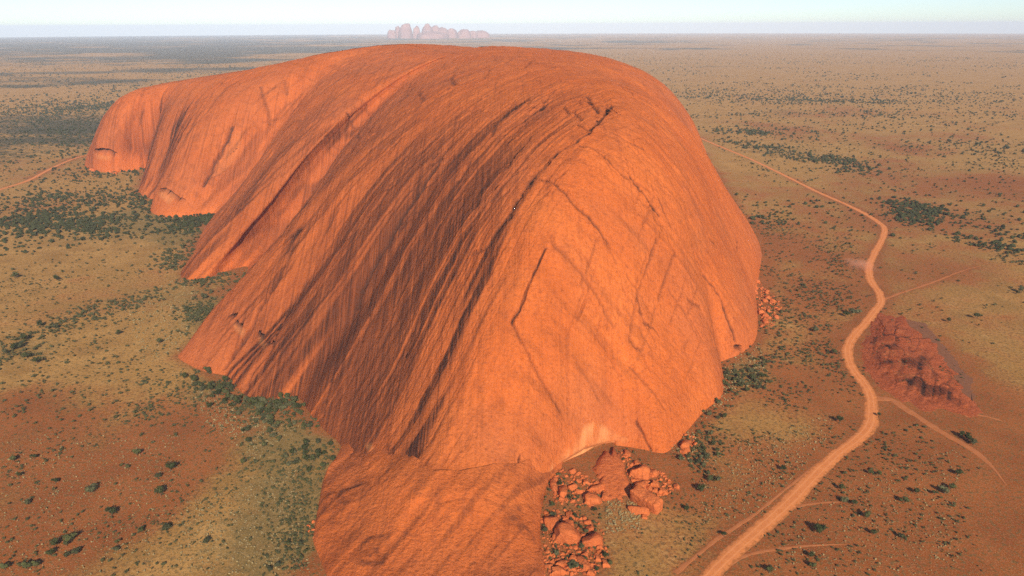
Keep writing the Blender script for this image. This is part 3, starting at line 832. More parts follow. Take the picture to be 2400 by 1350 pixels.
q = SPINE[0][:2] - ab[:, :2]; q /= np.linalg.norm(q, axis=1)[:, None]
ac = ab.copy(); ac[:, :2] += q * 30.0                       # runs on under the steep face
sk2 = np.concatenate([[0], np.cumsum(np.linalg.norm(np.diff(af[:, :2], axis=0), axis=1))])
NA, NB = 420, 150
sq = np.linspace(0, sk2[-1], NA)
fx = pchip(sk2, af[:, 0], sq); fy = pchip(sk2, af[:, 1], sq)
bx = pchip(sk2, ab[:, 0], sq); by = pchip(sk2, ab[:, 1], sq); bz = pchip(sk2, ab[:, 2], sq)
cx = pchip(sk2, ac[:, 0], sq); cy = pchip(sk2, ac[:, 1], sq)
va = np.concatenate([[-0.06], np.linspace(0, 1, NB) ** 1.5, [1.12, 1.25]])
AX = np.empty((NA, len(va))); AY = AX.copy(); AZ = AX.copy()
for j, v in enumerate(va):
    w = min(max(v, 0), 1); e = max(v - 1, 0) / 0.25
    AX[:, j] = fx + (bx - fx) * v * (v <= 1) + ((bx - fx) + (cx - bx) * e) * (v > 1)
    AY[:, j] = fy + (by - fy) * v * (v <= 1) + ((by - fy) + (cy - by) * e) * (v > 1)
    lip = 3.2 * (1 - math.exp(-w / 0.035)) * np.minimum(1, bz / 6)
    AZ[:, j] = lip + (bz - lip) * (0.40 * w + 0.60 * w ** 2.2) + 5.0 * e * np.minimum(1, bz / 14) if v >= 0 else -6.0
edge = sstep(0, .12, np.broadcast_to(va, AX.shape))
inner = 1 - sstep(.95, 1.25, np.broadcast_to(va, AX.shape))
bc = AX * BNORM[0] + AY * BNORM[1]; acn = AX * STRIKE[0] + AY * STRIKE[1]
AZ += np.where(va > 0, 1, 0) * edge * ((fbm(AX / 40, AY / 40, 3, 51) - .5) * 3 * inner + (fbm(AX / 13, AY / 13, 3, 52) - .5) * .8 + (vnoise(bc / 9, acn / 120, 53) - .5) * 1.6
                                      + (fbm(AX / 3, AY / 3, 2, 54) - .5) * .25)
AZ += sstep(.7, .95, np.broadcast_to(va, AX.shape)) * ((fbm(AX / 14, AY / 14, 3, 59) - .5) * 4.5 + .3)
# flaky broken patches low on the apron
flk = sstep(.55, .72, fbm(AX / 34 + 5, AY / 34, 3, 55)) * inner * edge
AZ += flk * np.floor(fbm(AX / 12, AY / 12, 2, 56) * 6) * .35
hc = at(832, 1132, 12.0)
plane_shadow = np.exp(-(((AX - hc[0]) / 8.5) ** 2 + ((AY - hc[1]) / 3.4) ** 2) ** 1.2)
AZ -= plane_shadow * 2.5                                             # shallow dip under the painted shadow of the aircraft
APRON_ATTR = {"stain": (sstep(.50, .72, fbm(bc / 6, acn / 150, 3, 57)) * .4 + flk * .25 + .0).ravel(), "crack": np.maximum(flk * sstep(.6, .8, fbm(AX / 6, AY / 6, 2, 58)) * .5, plane_shadow * .8).ravel(),  # the aircraft's shadow is painted dark through the crack attribute
              "pale": np.zeros(AX.size), "varnish": np.full(AX.size, .12)}
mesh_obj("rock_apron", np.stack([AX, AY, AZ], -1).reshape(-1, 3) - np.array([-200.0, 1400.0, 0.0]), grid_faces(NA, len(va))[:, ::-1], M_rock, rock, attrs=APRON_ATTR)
# ------------------------------------------------------------------ the low red outcrop beside the road
M_outcrop = rock_material("dark_red_outcrop", (.335, .070, .023), (.40, .095, .032))
OC = [(2055, 738), (2093, 742), (2130, 755), (2167, 779), (2196, 808), (2220, 838), (2240, 868), (2256, 895), (2268, 925), (2290, 952), (2262, 972), (2205, 968), (2150, 952), (2100, 932), (2066, 908), (2036, 877), (2018, 840), (2020, 800), (2036, 765)]
oc = np.array([at(*p)[:2] for p in OC]); oc = np.concatenate([oc, oc[:1]])
os_ = np.concatenate([[0], np.cumsum(np.linalg.norm(np.diff(oc, axis=0), axis=1))])
NO, NOU = 260, 70
q = np.linspace(0, os_[-1], NO, endpoint=False)
ox = pchip(os_, oc[:, 0], q); oy = pchip(os_, oc[:, 1], q)
cen = at(2125, 850)[:2]
irr = 1 + (fbm(ox / 16, oy / 16, 3, 208) - .55) * .36
ox = cen[0] + (ox - cen[0]) * irr; oy = cen[1] + (oy - cen[1]) * irr
u_ = np.concatenate([[-.03], np.linspace(0, 1, NOU) ** 1.1])
sp_a = at(2090, 810)[:2]; sp_b = at(2165, 890)[:2]
ab_ = sp_b - sp_a
tt = np.clip(((np.stack([ox, oy], -1) - sp_a) @ ab_) / (ab_ @ ab_), 0, 1)
tx = sp_a[0] + ab_[0] * tt; ty = sp_a[1] + ab_[1] * tt
OX = ox[:, None] + (tx - ox)[:, None] * u_; OY = oy[:, None] + (ty - oy)[:, None] * u_
uc = np.clip(u_, 0, 1)
OZ = 6.0 * (1 - (1 - uc ** 1.6) ** 2.0)[None, :] * np.ones((NO, 1))
Tq = np.broadcast_to(q[:, None], OX.shape); UQ = np.broadcast_to(uc, OX.shape)
OZ += sstep(.03, .25, UQ) * ((fbm(OX / 24, OY / 24, 3, 201) - .5) * 1.8 + (fbm(OX / 8, OY / 8, 3, 202) - .5) * .9 + (fbm(OX / 2.5, OY / 2.5, 2, 203) - .5) * .8)
bcn = OX * BNORM[0] + OY * BNORM[1]; acn = OX * STRIKE[0] + OY * STRIKE[1]
gul = ridged(vnoise((bcn + 6 * (fbm(acn / 20, bcn / 20, 2, 204) - .5)) / 6.5, acn / 40, 205))
OZ -= sstep(.05, .3, UQ) * sstep(.6, .95, gul) * .6
OZ += sstep(0, .12, UQ) * .4; OZ[:, 0] = -3
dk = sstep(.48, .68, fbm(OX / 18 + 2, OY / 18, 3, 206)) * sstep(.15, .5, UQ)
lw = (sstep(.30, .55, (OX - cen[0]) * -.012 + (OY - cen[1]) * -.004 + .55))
mound = tag(empty("rock_outcrop", (cen[0], cen[1], 0)), "low dark red rock outcrop with gullied top, rising beside the dirt road", "rock outcrop")
base_c = np.array([cen[0], cen[1], 0.0])
mesh_obj("outcrop_body", np.stack([OX, OY, OZ], -1).reshape(-1, 3) - base_c, grid_faces(NO, len(u_), True)[:, ::-1], M_outcrop, mound,
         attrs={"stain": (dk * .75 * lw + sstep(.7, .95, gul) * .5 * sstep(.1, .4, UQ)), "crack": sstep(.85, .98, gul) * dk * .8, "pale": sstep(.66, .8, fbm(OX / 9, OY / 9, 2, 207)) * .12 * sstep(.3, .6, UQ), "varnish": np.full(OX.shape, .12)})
M_shelf = simple_noise_mat("grey_rock_shelf", (.23, .092, .045), (.175, .074, .040), .25, bump=.25)
SH = [(2110, 748), (2138, 752), (2168, 757), (2180, 772), (2194, 787), (2214, 812), (2234, 836), (2248, 856), (2262, 874), (2280, 888), (2276, 908), (2284, 930), (2280, 946), (2262, 922), (2250, 892), (2234, 866), (2214, 836), (2190, 806), (2161, 776), (2128, 756)]
sh = np.array([at(*p)[:2] for p in SH])
sh[13:] = cen + (sh[13:] - cen) * .62                    # the shelf runs in under the mound
fine = []
for a, b in zip(sh, np.roll(sh, -1, 0)):
    for k in range(10):
        p = a + (b - a) * k / 10
        fine.append(p + (np.array([vnoise(p[0:1] / 3, p[1:2] / 3, 211)[0], vnoise(p[0:1] / 3, p[1:2] / 3, 212)[0]]) - .5) * 5.0)
import bmesh
bm = bmesh.new()
top = [bm.verts.new((p[0] - cen[0], p[1] - cen[1], .2)) for p in fine]
bot = [bm.verts.new((p[0] - cen[0], p[1] - cen[1], -1.0)) for p in fine]
bm.faces.new(top)
for i in range(len(top)):
    j = (i + 1) % len(top)
    bm.faces.new((bot[i], bot[j], top[j], top[i]))
bmesh.ops.recalc_face_normals(bm, faces=bm.faces)
bmesh.ops.triangulate(bm, faces=[f for f in bm.faces if len(f.verts) > 4])
me = bpy.data.meshes.new("rock_shelf"); bm.to_mesh(me); bm.free(); me.materials.append(M_shelf)
o = bpy.data.objects.new("rock_shelf", me); col.objects.link(o); o.parent = mound
o["label"] = "flat purplish grey rock shelf along the far edge of the outcrop"

# ------------------------------------------------------------------ the cluster of domes on the horizon
def ico(sub):
    bm = bmesh.new(); bmesh.ops.create_icosphere(bm, subdivisions=sub, radius=1.0)
    Vv = np.array([v.co[:] for v in bm.verts]); Ff = np.array([[v.index for v in f.verts] for f in bm.faces])
    bm.free(); return Vv, Ff
IV1, IF1 = ico(1); IV2, IF2 = ico(2); IV3, IF3 = ico(3); IV4, IF4 = ico(4)
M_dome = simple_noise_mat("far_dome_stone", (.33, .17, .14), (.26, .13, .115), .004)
DD = 27000.0
for (px, py, hw, ds, lab) in [
    (950, 50.5, 17, 0, "tallest lumpy dome of the far cluster, at the left side of the gap"), (932, 57, 9, 300, "shoulder dome leaning against the tallest dome on the horizon"),
    (976, 56.5, 10, -200, "small square-topped dome standing in the gap of the far cluster"), (1001, 51, 16, 300, "second tallest dome, just right of the gap in the far cluster"),
    (1020, 56, 17, 600, "broad dome with a long right slope in the middle of the far cluster"), (1036, 60, 15, 0, "sloping dome below the middle of the far cluster's crest"),
    (1057, 64, 16, 400, "low pinkish dome right of the middle of the far cluster"), (1087, 65, 17, -300, "rounded low dome near the right end of the far cluster"),
    (1107, 69.5, 14, 200, "small dome tapering down at the right of the rounded low dome"), (1128, 69, 22, 700, "long low rise that ends the far cluster on the right"),
    (918, 66.5, 12, 100, "low hump that begins the far cluster on the left"), (1012, 70, 40, -900, "wide low foothill in front of the far domes")]:
    y = DD + ds
    tp = at_depth(px, py, y)
    g0 = gz(tp[0], y)
    hgt = (tp[2] - g0) * .90; w = hw / F * y * .9
    v = IV4.copy()
    r = 1 + .16 * (fbm(v[:, 0] * 2 + px, v[:, 1] * 2 + v[:, 2] * 1.3, 3, 221) - .5) * 2 - .05 * ridged(vnoise(np.arctan2(v[:, 1], v[:, 0]) * 2.4 + px, v[:, 2], 222))
    e = .72
    v = np.sign(v) * np.abs(v) ** np.array([e + .1, e + .1, .80]) * r[:, None]
    v[:, 2] *= 1 / max(v[:, 2].max(), .5)
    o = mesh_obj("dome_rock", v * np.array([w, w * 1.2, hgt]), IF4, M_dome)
    o.location = (tp[0], y, g0)
    tag(o, lab, "rock dome", "cluster of domes on the horizon")
# ------------------------------------------------------------------ fallen boulders
def boulder_mesh(name, seed, blocky, sub):
    V0, F0 = {2: (IV2, IF2), 3: (IV3, IF3)}[sub]
    r = np.random.default_rng(seed)
    v = V0.copy()
    p = 2 + blocky * 3
    n = (np.abs(v) ** p).sum(1) ** (1 / p)
    v = v / n[:, None]
    for k in range(8):                       # broken faces
        d = r.normal(size=3); d /= np.linalg.norm(d)
        lim = r.uniform(.62, .9)
        s = v @ d
        v = v - np.maximum(s - lim, 0)[:, None] * d * .9
    v = v * (1 + .16 * (fbm(V0[:, 0] * 1.7 + seed, V0[:, 1] * 1.7 + V0[:, 2] * 1.1, 3, seed) - .5) * 2)[:, None]
    v /= np.abs(v).max(0)
    me = bpy.data.meshes.new(name)
    me.from_pydata(v.tolist(), [], F0.tolist()); me.polygons.foreach_set("use_smooth", [True] * len(F0))
    me.materials.append(M_boulder); me.update(); me.set_sharp_from_angle(angle=math.radians(34))
    return me
BM_BIG = [boulder_mesh("boulder", 300 + k, [.2, .8, .5, 1.0, .3, .7][k], 3) for k in range(6)]
BM_SM = [boulder_mesh("boulder", 320 + k, [.4, .8, .2, 1.0][k], 2) for k in range(4)]
rb_ = random.Random(12)
def boulder(px, py, wpx, hpx, label, group=None, mesh=None, rot=None, tall=None, sink=.3):
    """wpx, hpx: size in the photograph; stands on the ground there"""
    c = at(px, py + hpx * .12); dist = np.linalg.norm(c - EYE); m = dist / F
    w = wpx * m * 1.12; hh = hpx * m * 1.12
    z = (tall if tall else rb_.uniform(.55, .8)) * min(w, hh * 1.3)
    dp = hh * 1.15
    big = wpx > 12
    me = mesh if mesh else (rb_.choice(BM_BIG) if big else rb_.choice(BM_SM))
    o = bpy.data.objects.new("boulder", me); col.objects.link(o)
    o.location = (c[0], c[1], z * (0.5 - sink))
    o.scale = (w / 2, dp / 2, z / 2 * 1.15)
    o.rotation_euler = (rb_.uniform(-.15, .15), rb_.uniform(-.15, .15), rb_.uniform(-.35, .35) if rot is None else rot)
    tag(o, label, "boulder", group)
    return o
def zb(x, y):
    return 1200 + x / 3.376, 950 + y / 3.376
NAMED = [(335, 635, 62, 115, "tall upright boulder at the upper left corner of the front boulder pile"), (400, 690, 75, 95, "pale boulder leaning beside the tall upright one in the front pile"),
         (480, 650, 62, 52, "squarish boulder under grey bushes at the top of the front pile"), (600, 722, 80, 62, "rounded boulder wedged left of the long flat one"), (652, 752, 132, 88, "broad boulder in the middle right of the upper pile, lit orange"),
         (742, 730, 72, 62, "boulder at the right end of the upper pile, next to bare red slab"), (660, 662, 112, 42, "flat slab-like boulder lying across the top of the upper pile"),
         (460, 872, 62, 84, "standing boulder with dark shadow on its left, above the biggest boulder"), (310, 930, 104, 104, "large cracked boulder against the rock's edge beside a dark bush"),
         (445, 935, 72, 92, "egg-shaped boulder just behind the biggest rounded boulder"), (435, 1038, 194, 144, "biggest rounded boulder of the front pile, domed and bright orange"),
         (615, 977, 62, 62, "boulder with a black shadow, right of the biggest rounded boulder"), (632, 1078, 152, 112, "broad split boulder right below the biggest rounded one"),
         (490, 1222, 78, 50, "oblong boulder lying alone in the lower pile"), (576, 1252, 92, 132, "tall boulder with a deep crack in the lower pile"), (290, 1277, 66, 52, "rounded boulder near the apron in the lowest row"),
         (388, 1262, 80, 62, "boulder in the middle of the lowest row, half buried"), (740, 1257, 52, 68, "lone boulder at the right edge of the lower pile with shadow on its left"), (365, 1325, 112, 62, "low boulder at the very bottom of the front pile"),
         (680, 1217, 42, 52, "small boulder above the lone boulder of the lower pile"), (1010, 545, 144, 104, "large flat-topped boulder at the head of the right-hand boulder heap"), (990, 467, 58, 54, "rounded boulder behind the large flat-topped one"),
         (1110, 537, 78, 72, "blocky boulder right of the large flat-topped one, shadowed on its left"), (1003, 602, 110, 42, "pale narrow boulder below the large flat-topped one"), (1012, 645, 112, 62, "boulder above the long fallen block, crossed by a crack"),
         (1086, 652, 38, 62, "thin standing boulder beside the cracked one in the right-hand heap"), (1132, 632, 62, 52, "boulder at the right side of the right-hand heap"), (912, 378, 56, 84, "dark triangular boulder leaning on the face above the right-hand heap"),
         (1070, 712, 62, 42, "small boulder touching the top of the long fallen block"), (1300, 642, 42, 54, "lone boulder right of the heap with a dark shadow stripe"), (1192, 692, 62, 42, "low boulder above the right end of the long block"),
         (1000, 835, 150, 62, "low half-buried boulder in front of the long fallen block"), (1046, 886, 46, 36, "little rounded boulder at the near end of the long block"), (1370, 322, 82, 72, "reddish boulder at the foot of the right face, among dry bushes"),
         (1388, 352, 52, 50, "boulder next to the reddish one at the foot of the right face"), (1350, 368, 42, 40, "smaller boulder just below the reddish one at the right foot")]
for (x, y, w, h, lab) in NAMED:
    px, py = zb(x, y)
    boulder(px, py, w / 3.376, h / 3.376, lab)
# the long fallen block
def block_mesh():
    v = IV4 / ((np.abs(IV4) ** 9).sum(1) ** (1 / 9))[:, None]
    n = fbm(v[:, 0] * 2.2 + v[:, 2], v[:, 1] * 2.2 + 4, 3, 341) - .5
    v = v * (1 + .10 * n)[:, None]
    v[:, 2] -= .10 * sstep(.8, 1, np.cos(v[:, 0] * 9 + 1)) * (v[:, 2] > 0)
    me = bpy.data.meshes.new("boulder"); me.from_pydata(v.tolist(), [], IF4.tolist())
    me.polygons.foreach_set("use_smooth", [True] * len(IF4)); me.materials.append(M_boulder); me.update(); me.set_sharp_from_angle(angle=math.radians(40))
    return me
p0 = at(*zb(965, 735)); p1 = at(*zb(1160, 845)); cb = (p0 + p1) / 2; L = np.linalg.norm(p1 - p0)
bb = boulder(*zb(1065, 795), 60, 30, "longest fallen block, squared and casting a black shadow on its left", mesh=block_mesh(), sink=.1)
bb.scale = (L / 2 * 1.1, 5.6, 6.6); bb.location = (cb[0], cb[1], 5.0); bb.rotation_euler = (.16, .05, math.atan2(p1[1] - p0[1], p1[0] - p0[0]))
M_slab = rock_material("slab_sandstone", (.55, .135, .036), (.50, .12, .034), False)
# sloping slab between the two heaps
SLP = [(815, 335), (850, 350), (880, 470), (915, 560), (955, 660), (915, 700), (900, 760), (840, 760), (790, 720), (740, 690), (690, 640), (690, 590), (640, 540), (690, 430), (760, 390)]
sl = np.array([at(*zb(*p))[:2] for p in SLP]); sc_ = sl.mean(0)
bm = bmesh.new()
NR = 7
rings = []
for k in range(NR):
    f = k / (NR - 1)
    ring = []
    for i in range(len(sl) * 4):
        a = sl[i // 4]; b = sl[(i // 4 + 1) % len(sl)]; e = a + (b - a) * (i % 4) / 4
        e = sc_ + (e - sc_) * (.80 + .5 * vnoise(e[0:1] / 4, e[1:2] / 4, 232)[0])
        p = sc_ + (e - sc_) * (1 - f * .97)
        zz = (p[1] - sl[:, 1].min()) * .09 * min(1, f * 3.0) + .6 * min(1, f * 4) + (vnoise(p[0:1] / 5, p[1:2] / 5, 231)[0] - .5) * 1.2 * min(1, f * 3) - (1.0 if k == 0 else 0)
        ring.append(bm.verts.new((p[0] - sc_[0], p[1] - sc_[1], zz)))
    rings.append(ring)
for r0, r1 in zip(rings[:-1], rings[1:]):
    n = len(r0)
    for i in range(n):
        bm.faces.new((r0[i], r0[(i + 1) % n], r1[(i + 1) % n], r1[i]))
bm.faces.new(rings[-1])
bmesh.ops.recalc_face_normals(bm, faces=bm.faces)
for f_ in bm.faces: f_.smooth = True
me = bpy.data.meshes.new("rock_slab"); bm.to_mesh(me); bm.free(); me.materials.append(M_slab)
o = bpy.data.objects.new("rock_slab", me); col.objects.link(o); o.location = (sc_[0], sc_[1], 0)
tag(o, "smooth bare red slab sloping down between the two boulder heaps", "rock slab")
# smaller rubble of each heap
PILES = [(([(1290, 1110), (1330, 1095), (1420, 1140), (1430, 1170), (1380, 1190), (1300, 1180)]), 30, (6, 17), "small boulder in the upper part of the front boulder pile", "small boulders of the upper front pile"),
         (([(1270, 1200), (1330, 1190), (1410, 1230), (1425, 1290), (1400, 1345), (1290, 1345), (1268, 1300)]), 56, (6, 19), "small boulder around the big rounded boulders of the front pile", "small boulders of the lower front pile"),
         (([(1230, 1310), (1290, 1300), (1400, 1325), (1400, 1349), (1250, 1349)]), 26, (6, 17), "small boulder along the bottom of the front pile beside the apron", "small boulders at the bottom of the front pile"),
         (([(1450, 1050), (1480, 1080), (1560, 1110), (1590, 1150), (1520, 1170), (1475, 1120)]), 34, (5, 14), "small boulder in the right-hand heap around the flat-topped boulder", "small boulders of the right-hand heap"),
         (([(1762, 655), (1782, 662), (1808, 690), (1835, 715), (1822, 745), (1808, 770), (1785, 770), (1778, 720), (1768, 690)]), 46, (5, 14), "boulder in the red rubble heap under the right flank", "boulders of the right flank heap"),
         (([(215, 372), (250, 376), (300, 380), (308, 396), (270, 408), (215, 400)]), 30, (5, 12), "boulder in the rubble heap under the far left cave", "boulders under the far left cave"),
         (([(720, 1225), (740, 1222), (742, 1262), (728, 1270)]), 6, (6, 12), "small red boulder lying at the left edge of the apron", "boulders at the left edge of the apron"),
         (([(765, 1318), (800, 1322), (805, 1348), (768, 1345)]), 6, (7, 13), "orange rock lump at the lower left corner of the apron", "rock lumps at the lower left of the apron"),
         (([(1590, 1030), (1625, 1010), (1630, 1050), (1600, 1075)]), 8, (5, 10), "small boulder beside dry bushes at the nose's right foot", "small boulders at the right foot of the nose")]
for poly, n, (a, b), lab, grp in PILES:
    P_ = np.array(poly, float); k = 0; tries = 0
    while k < n and tries < 2000:
        tries += 1
        p = np.array([[rb_.uniform(P_[:, 0].min(), P_[:, 0].max()), rb_.uniform(P_[:, 1].min(), P_[:, 1].max())]])
        if not in_poly(p, poly)[0]: continue
        w = a + (b - a) * rb_.random() ** 2
        boulder(p[0, 0], p[0, 1], w, w * rb_.uniform(.6, 1.0), lab, grp); k += 1
# broken stones too small to pick apart, filling the heaps
stones_V = []; stones_F = []; n0 = 0
rs = np.random.default_rng(31)
for poly, n in [(PILES[0][0], 190), (PILES[1][0], 260), (PILES[2][0], 120), (PILES[3][0], 170), (PILES[4][0], 200), (PILES[5][0], 60), (PILES[8][0], 40)]:
    Wp = np.array([at(*p)[:2] for p in poly]); k = 0
    while k < n:
        p = rs.uniform(Wp.min(0), Wp.max(0))
        if not in_poly(p[None], [tuple(q) for q in Wp])[0]: continue
        v = IV1 * (1 + .3 * rs.normal(size=(len(IV1), 1))).clip(.5, 1.5) * rs.uniform(.5, 1.9) * np.array([1, 1, .7])
        stones_V.append(v + np.array([p[0], p[1], .2])); stones_F.append(IF1 + n0); n0 += len(v); k += 1
tag(mesh_obj("rubble", np.concatenate(stones_V), np.concatenate(stones_F), M_boulder, smooth=False), "loose red stones filling the gaps between the boulders", "rubble", kind="stuff")
# ------------------------------------------------------------------ trees, bushes and scrub
def leaf_mat(name, a, b):
    t = NT(name, .9, .1)
    oi = t.n("ShaderNodeObjectInfo")
    n = t.noise(t.pos(), .6, 2, .6)
    k = t.math('ADD', t.math('MULTIPLY', n, .7), t.math('MULTIPLY', oi.outputs["Random"], .4))
    return t.color(t.mix(t.ramp(k, .35, .8), a, b))
M_leaf = leaf_mat("olive_leaves", (.032, .037, .012), (.080, .080, .028))
M_leaf2 = leaf_mat("grey_green_leaves", (.045, .046, .020), (.105, .098, .045))
M_bark = simple_noise_mat("dark_bark", (.075, .05, .032), (.12, .085, .055), 2.0)
M_scrub = leaf_mat("scrub_leaves", (.036, .039, .014), (.090, .084, .034))
M_dry = leaf_mat("dry_scrub", (.21, .155, .07), (.34, .25, .12))
def crown_geo(seed, nleaf, lobes, flat=.75, leaf=.075):
    r = np.random.default_rng(seed)
    Vs = []; Fs = []; n0 = 0
    L = []
    for k in range(lobes):
        a = r.uniform(0, 6.283); d = r.uniform(.08, .27) if k else 0
        L.append((np.array([math.cos(a) * d, math.sin(a) * d, r.uniform(.48, .82) * flat]), r.uniform(.16, .27)))
    for c, rad in L:
        v = IV1 * (1 + .25 * r.normal(size=(len(IV1), 1)))
        v = v * rad * .78 * np.array([1, 1, .8]) + c
        Vs.append(v); Fs.append(IF1 + n0); n0 += len(v)
    for k in range(nleaf):
        c, rad = L[r.integers(len(L))]
        d = r.normal(size=3); d /= np.linalg.norm(d)
        p = c + d * rad * np.array([1, 1, .85]) * r.uniform(.75, 1.22)
        t1 = r.normal(size=3); t1 /= np.linalg.norm(t1); t2 = np.cross(t1, d + .3 * r.normal(size=3)); t2 /= np.linalg.norm(t2) + 1e-6
        s = leaf * r.uniform(.6, 1.4)
        v = np.array([p - t1 * s, p + t1 * s * .6 + t2 * s * .5, p + t1 * s * .4 - t2 * s * .6])
        Vs.append(v); Fs.append(np.arange(3)[None] + n0); n0 += 3
    return np.concatenate(Vs), np.concatenate(Fs)
def trunk_geo(seed):
    r = np.random.default_rng(seed + 50)
    Vs = []; Fs = []; n0 = 0
    def limb(a, b, ra, rb):
        nonlocal n0
        d = b - a; x = np.cross(d, [0.3, .9, .1]); x /= np.linalg.norm(x); y = np.cross(d, x); y /= np.linalg.norm(y)
        vs = []
        for p, rr in ((a, ra), (b, rb)):
            for k in range(5):
                an = k * 1.2566
                vs.append(p + (x * math.cos(an) + y * math.sin(an)) * rr)
        Vs.append(np.array(vs)); Fs.append(np.array([[k, (k + 1) % 5, 5 + (k + 1) % 5] for k in range(5)] + [[k, 5 + (k + 1) % 5, 5 + k] for k in range(5)]) + n0); n0 += 10
    tip = np.array([r.uniform(-.04, .04), r.uniform(-.04, .04), .34])
    limb(np.array([0, 0, -.05]), tip, .035, .024)
    for k in range(4):
        a = k * 1.57 + r.uniform(-.4, .4)
        limb(tip, tip + np.array([math.cos(a) * .2, math.sin(a) * .2, r.uniform(.12, .26)]), .02, .008)
    return np.concatenate(Vs), np.concatenate(Fs)
def mk_mesh(name, V_, F_, mat, smooth=False):
    me = bpy.data.meshes.new(name); me.from_pydata(V_.tolist(), [], F_.tolist())
    me.polygons.foreach_set("use_smooth", [smooth] * len(F_)); me.materials.append(mat); me.update(); return me
NVAR = 9
CROWN = [mk_mesh("crown", *crown_geo(400 + k, 210, 5 + k % 4, .75 + .1 * (k % 3)), M_leaf if k % 3 else M_leaf2) for k in range(NVAR)]
TRUNK = [mk_mesh("trunk", *trunk_geo(400 + k), M_bark) for k in range(NVAR)]
SCR = []
for k in range(8):
    v, f = crown_geo(500 + k, 34, 2, .7, .13)
    v = v * np.array([1.25, 1.25, 1.0]); v[:, 2] -= .12
    SCR.append((v, f))
SCRF = []
for k in range(5):
    r = np.random.default_rng(520 + k)
    bmx = bmesh.new(); bmesh.ops.create_icosphere(bmx, subdivisions=1, radius=.5)
    v = np.array([q.co[:] for q in bmx.verts]); f = np.array([[q.index for q in ff.verts] for ff in bmx.faces]); bmx.free()
    v = v[:, :] * (1 + .35 * r.normal(size=(len(v), 1))).clip(.5, 1.5) * np.array([1.1, 1.1, .8]); v[:, 2] += .32
    SCRF.append((v, f))

# where they grow.  explicit trees: px, py, crown width in photograph pixels
BIG = [(322, 1068, 14), (374, 1067, 10), (370, 1121, 13), (378, 1162, 19), (262, 1209, 21), (332, 1247, 13), (390, 1244, 17), (168, 1271, 19), (157, 1280, 12), (130, 1285, 15), (156, 1306, 15), (180, 1298, 15), (65, 1335, 17), (85, 1330, 13), (12, 1336, 13),
       (120, 1303, 15), (276, 1275, 12), (272, 1292, 13), (298, 1342, 11), (215, 1153, 17), (203, 1153, 9), (130, 1133, 14), (126, 1150, 9), (66, 1181, 14), (22, 1184, 10), (22, 1139, 10), (45, 1120, 12), (86, 1134, 9), (33, 1081, 12), (80, 1077, 12),
       (107, 1084, 10), (144, 1056, 10), (140, 1066, 9), (126, 1058, 9), (283, 1092, 10), (300, 1096, 11), (270, 1136, 11), (64, 1218, 10), (36, 1218, 9), (150, 1249, 9), (28, 1267, 10), (30, 1306, 9), (86, 1297, 9), (240, 1314, 11), (258, 1317, 10),
       (324, 1319, 9), (386, 1322, 11), (485, 1275, 17), (400, 1105, 17), (402, 1128, 10), (360, 1037, 9), (412, 1022, 10), (470, 1130, 11), (440, 1140, 10), (545, 1030, 10), (172, 990, 9),
       (1922, 1250, 23), (2118, 1180, 15), (2030, 1217, 15), (2045, 1253, 13), (2113, 1263, 14), (2040, 1113, 13), (2058, 1116, 13), (1967, 993, 16), (2060, 977, 12), (1643, 1153, 17), (1655, 1073, 13), (1637, 1053, 11), (1683, 1127, 13), (1660, 1130, 15),
       (1610, 1197, 15), (1702, 1207, 11), (1697, 1258, 13), (1823, 1248, 11), (1837, 1143, 9), (1828, 1033, 11), (1785, 1082, 9), (1837, 1105, 13), (1843, 1085, 9), (1897, 1307, 13), (1915, 1312, 11), (1902, 1332, 15), (1803, 1343, 15), (2213, 1157, 15),
       (2190, 1160, 13), (2227, 1147, 13), (2243, 1113, 15), (2235, 1187, 11), (2120, 1122, 11), (2147, 1158, 13), (1977, 1110, 11), (1973, 1150, 13), (1977, 1177, 15), (2000, 1183, 13), (2267, 1033, 17), (2280, 1042, 15), (2255, 1026, 13), (2147, 1000, 11),
       (2165, 1002, 10), (1952, 830, 13), (1963, 852, 10), (1910, 778, 13), (1882, 670, 11), (1868, 682, 11), (1993, 573, 8), (1923, 565, 11), (2290, 748, 14), (2223, 755, 12), (2393, 685, 13), (2384, 689, 10), (1276, 1247, 15), (1995, 738, 16), (1982, 742, 14), (2010, 735, 12),
       (133, 657, 13), (40, 652, 13), (28, 633, 9), (278, 785, 13), (372, 806, 15), (155, 852, 11), (275, 852, 9), (88, 852, 16), (64, 840, 14), (45, 815, 16), (30, 822, 15), (60, 800, 14), (15, 830, 13), (330, 640, 9), (95, 765, 13), (130, 770, 14), (480, 700, 13), (440, 730, 12)]
def poly_zone(pts, n, s0, s1, lab, seed):
    return (np.array(pts, float), n, s0, s1, lab, seed)
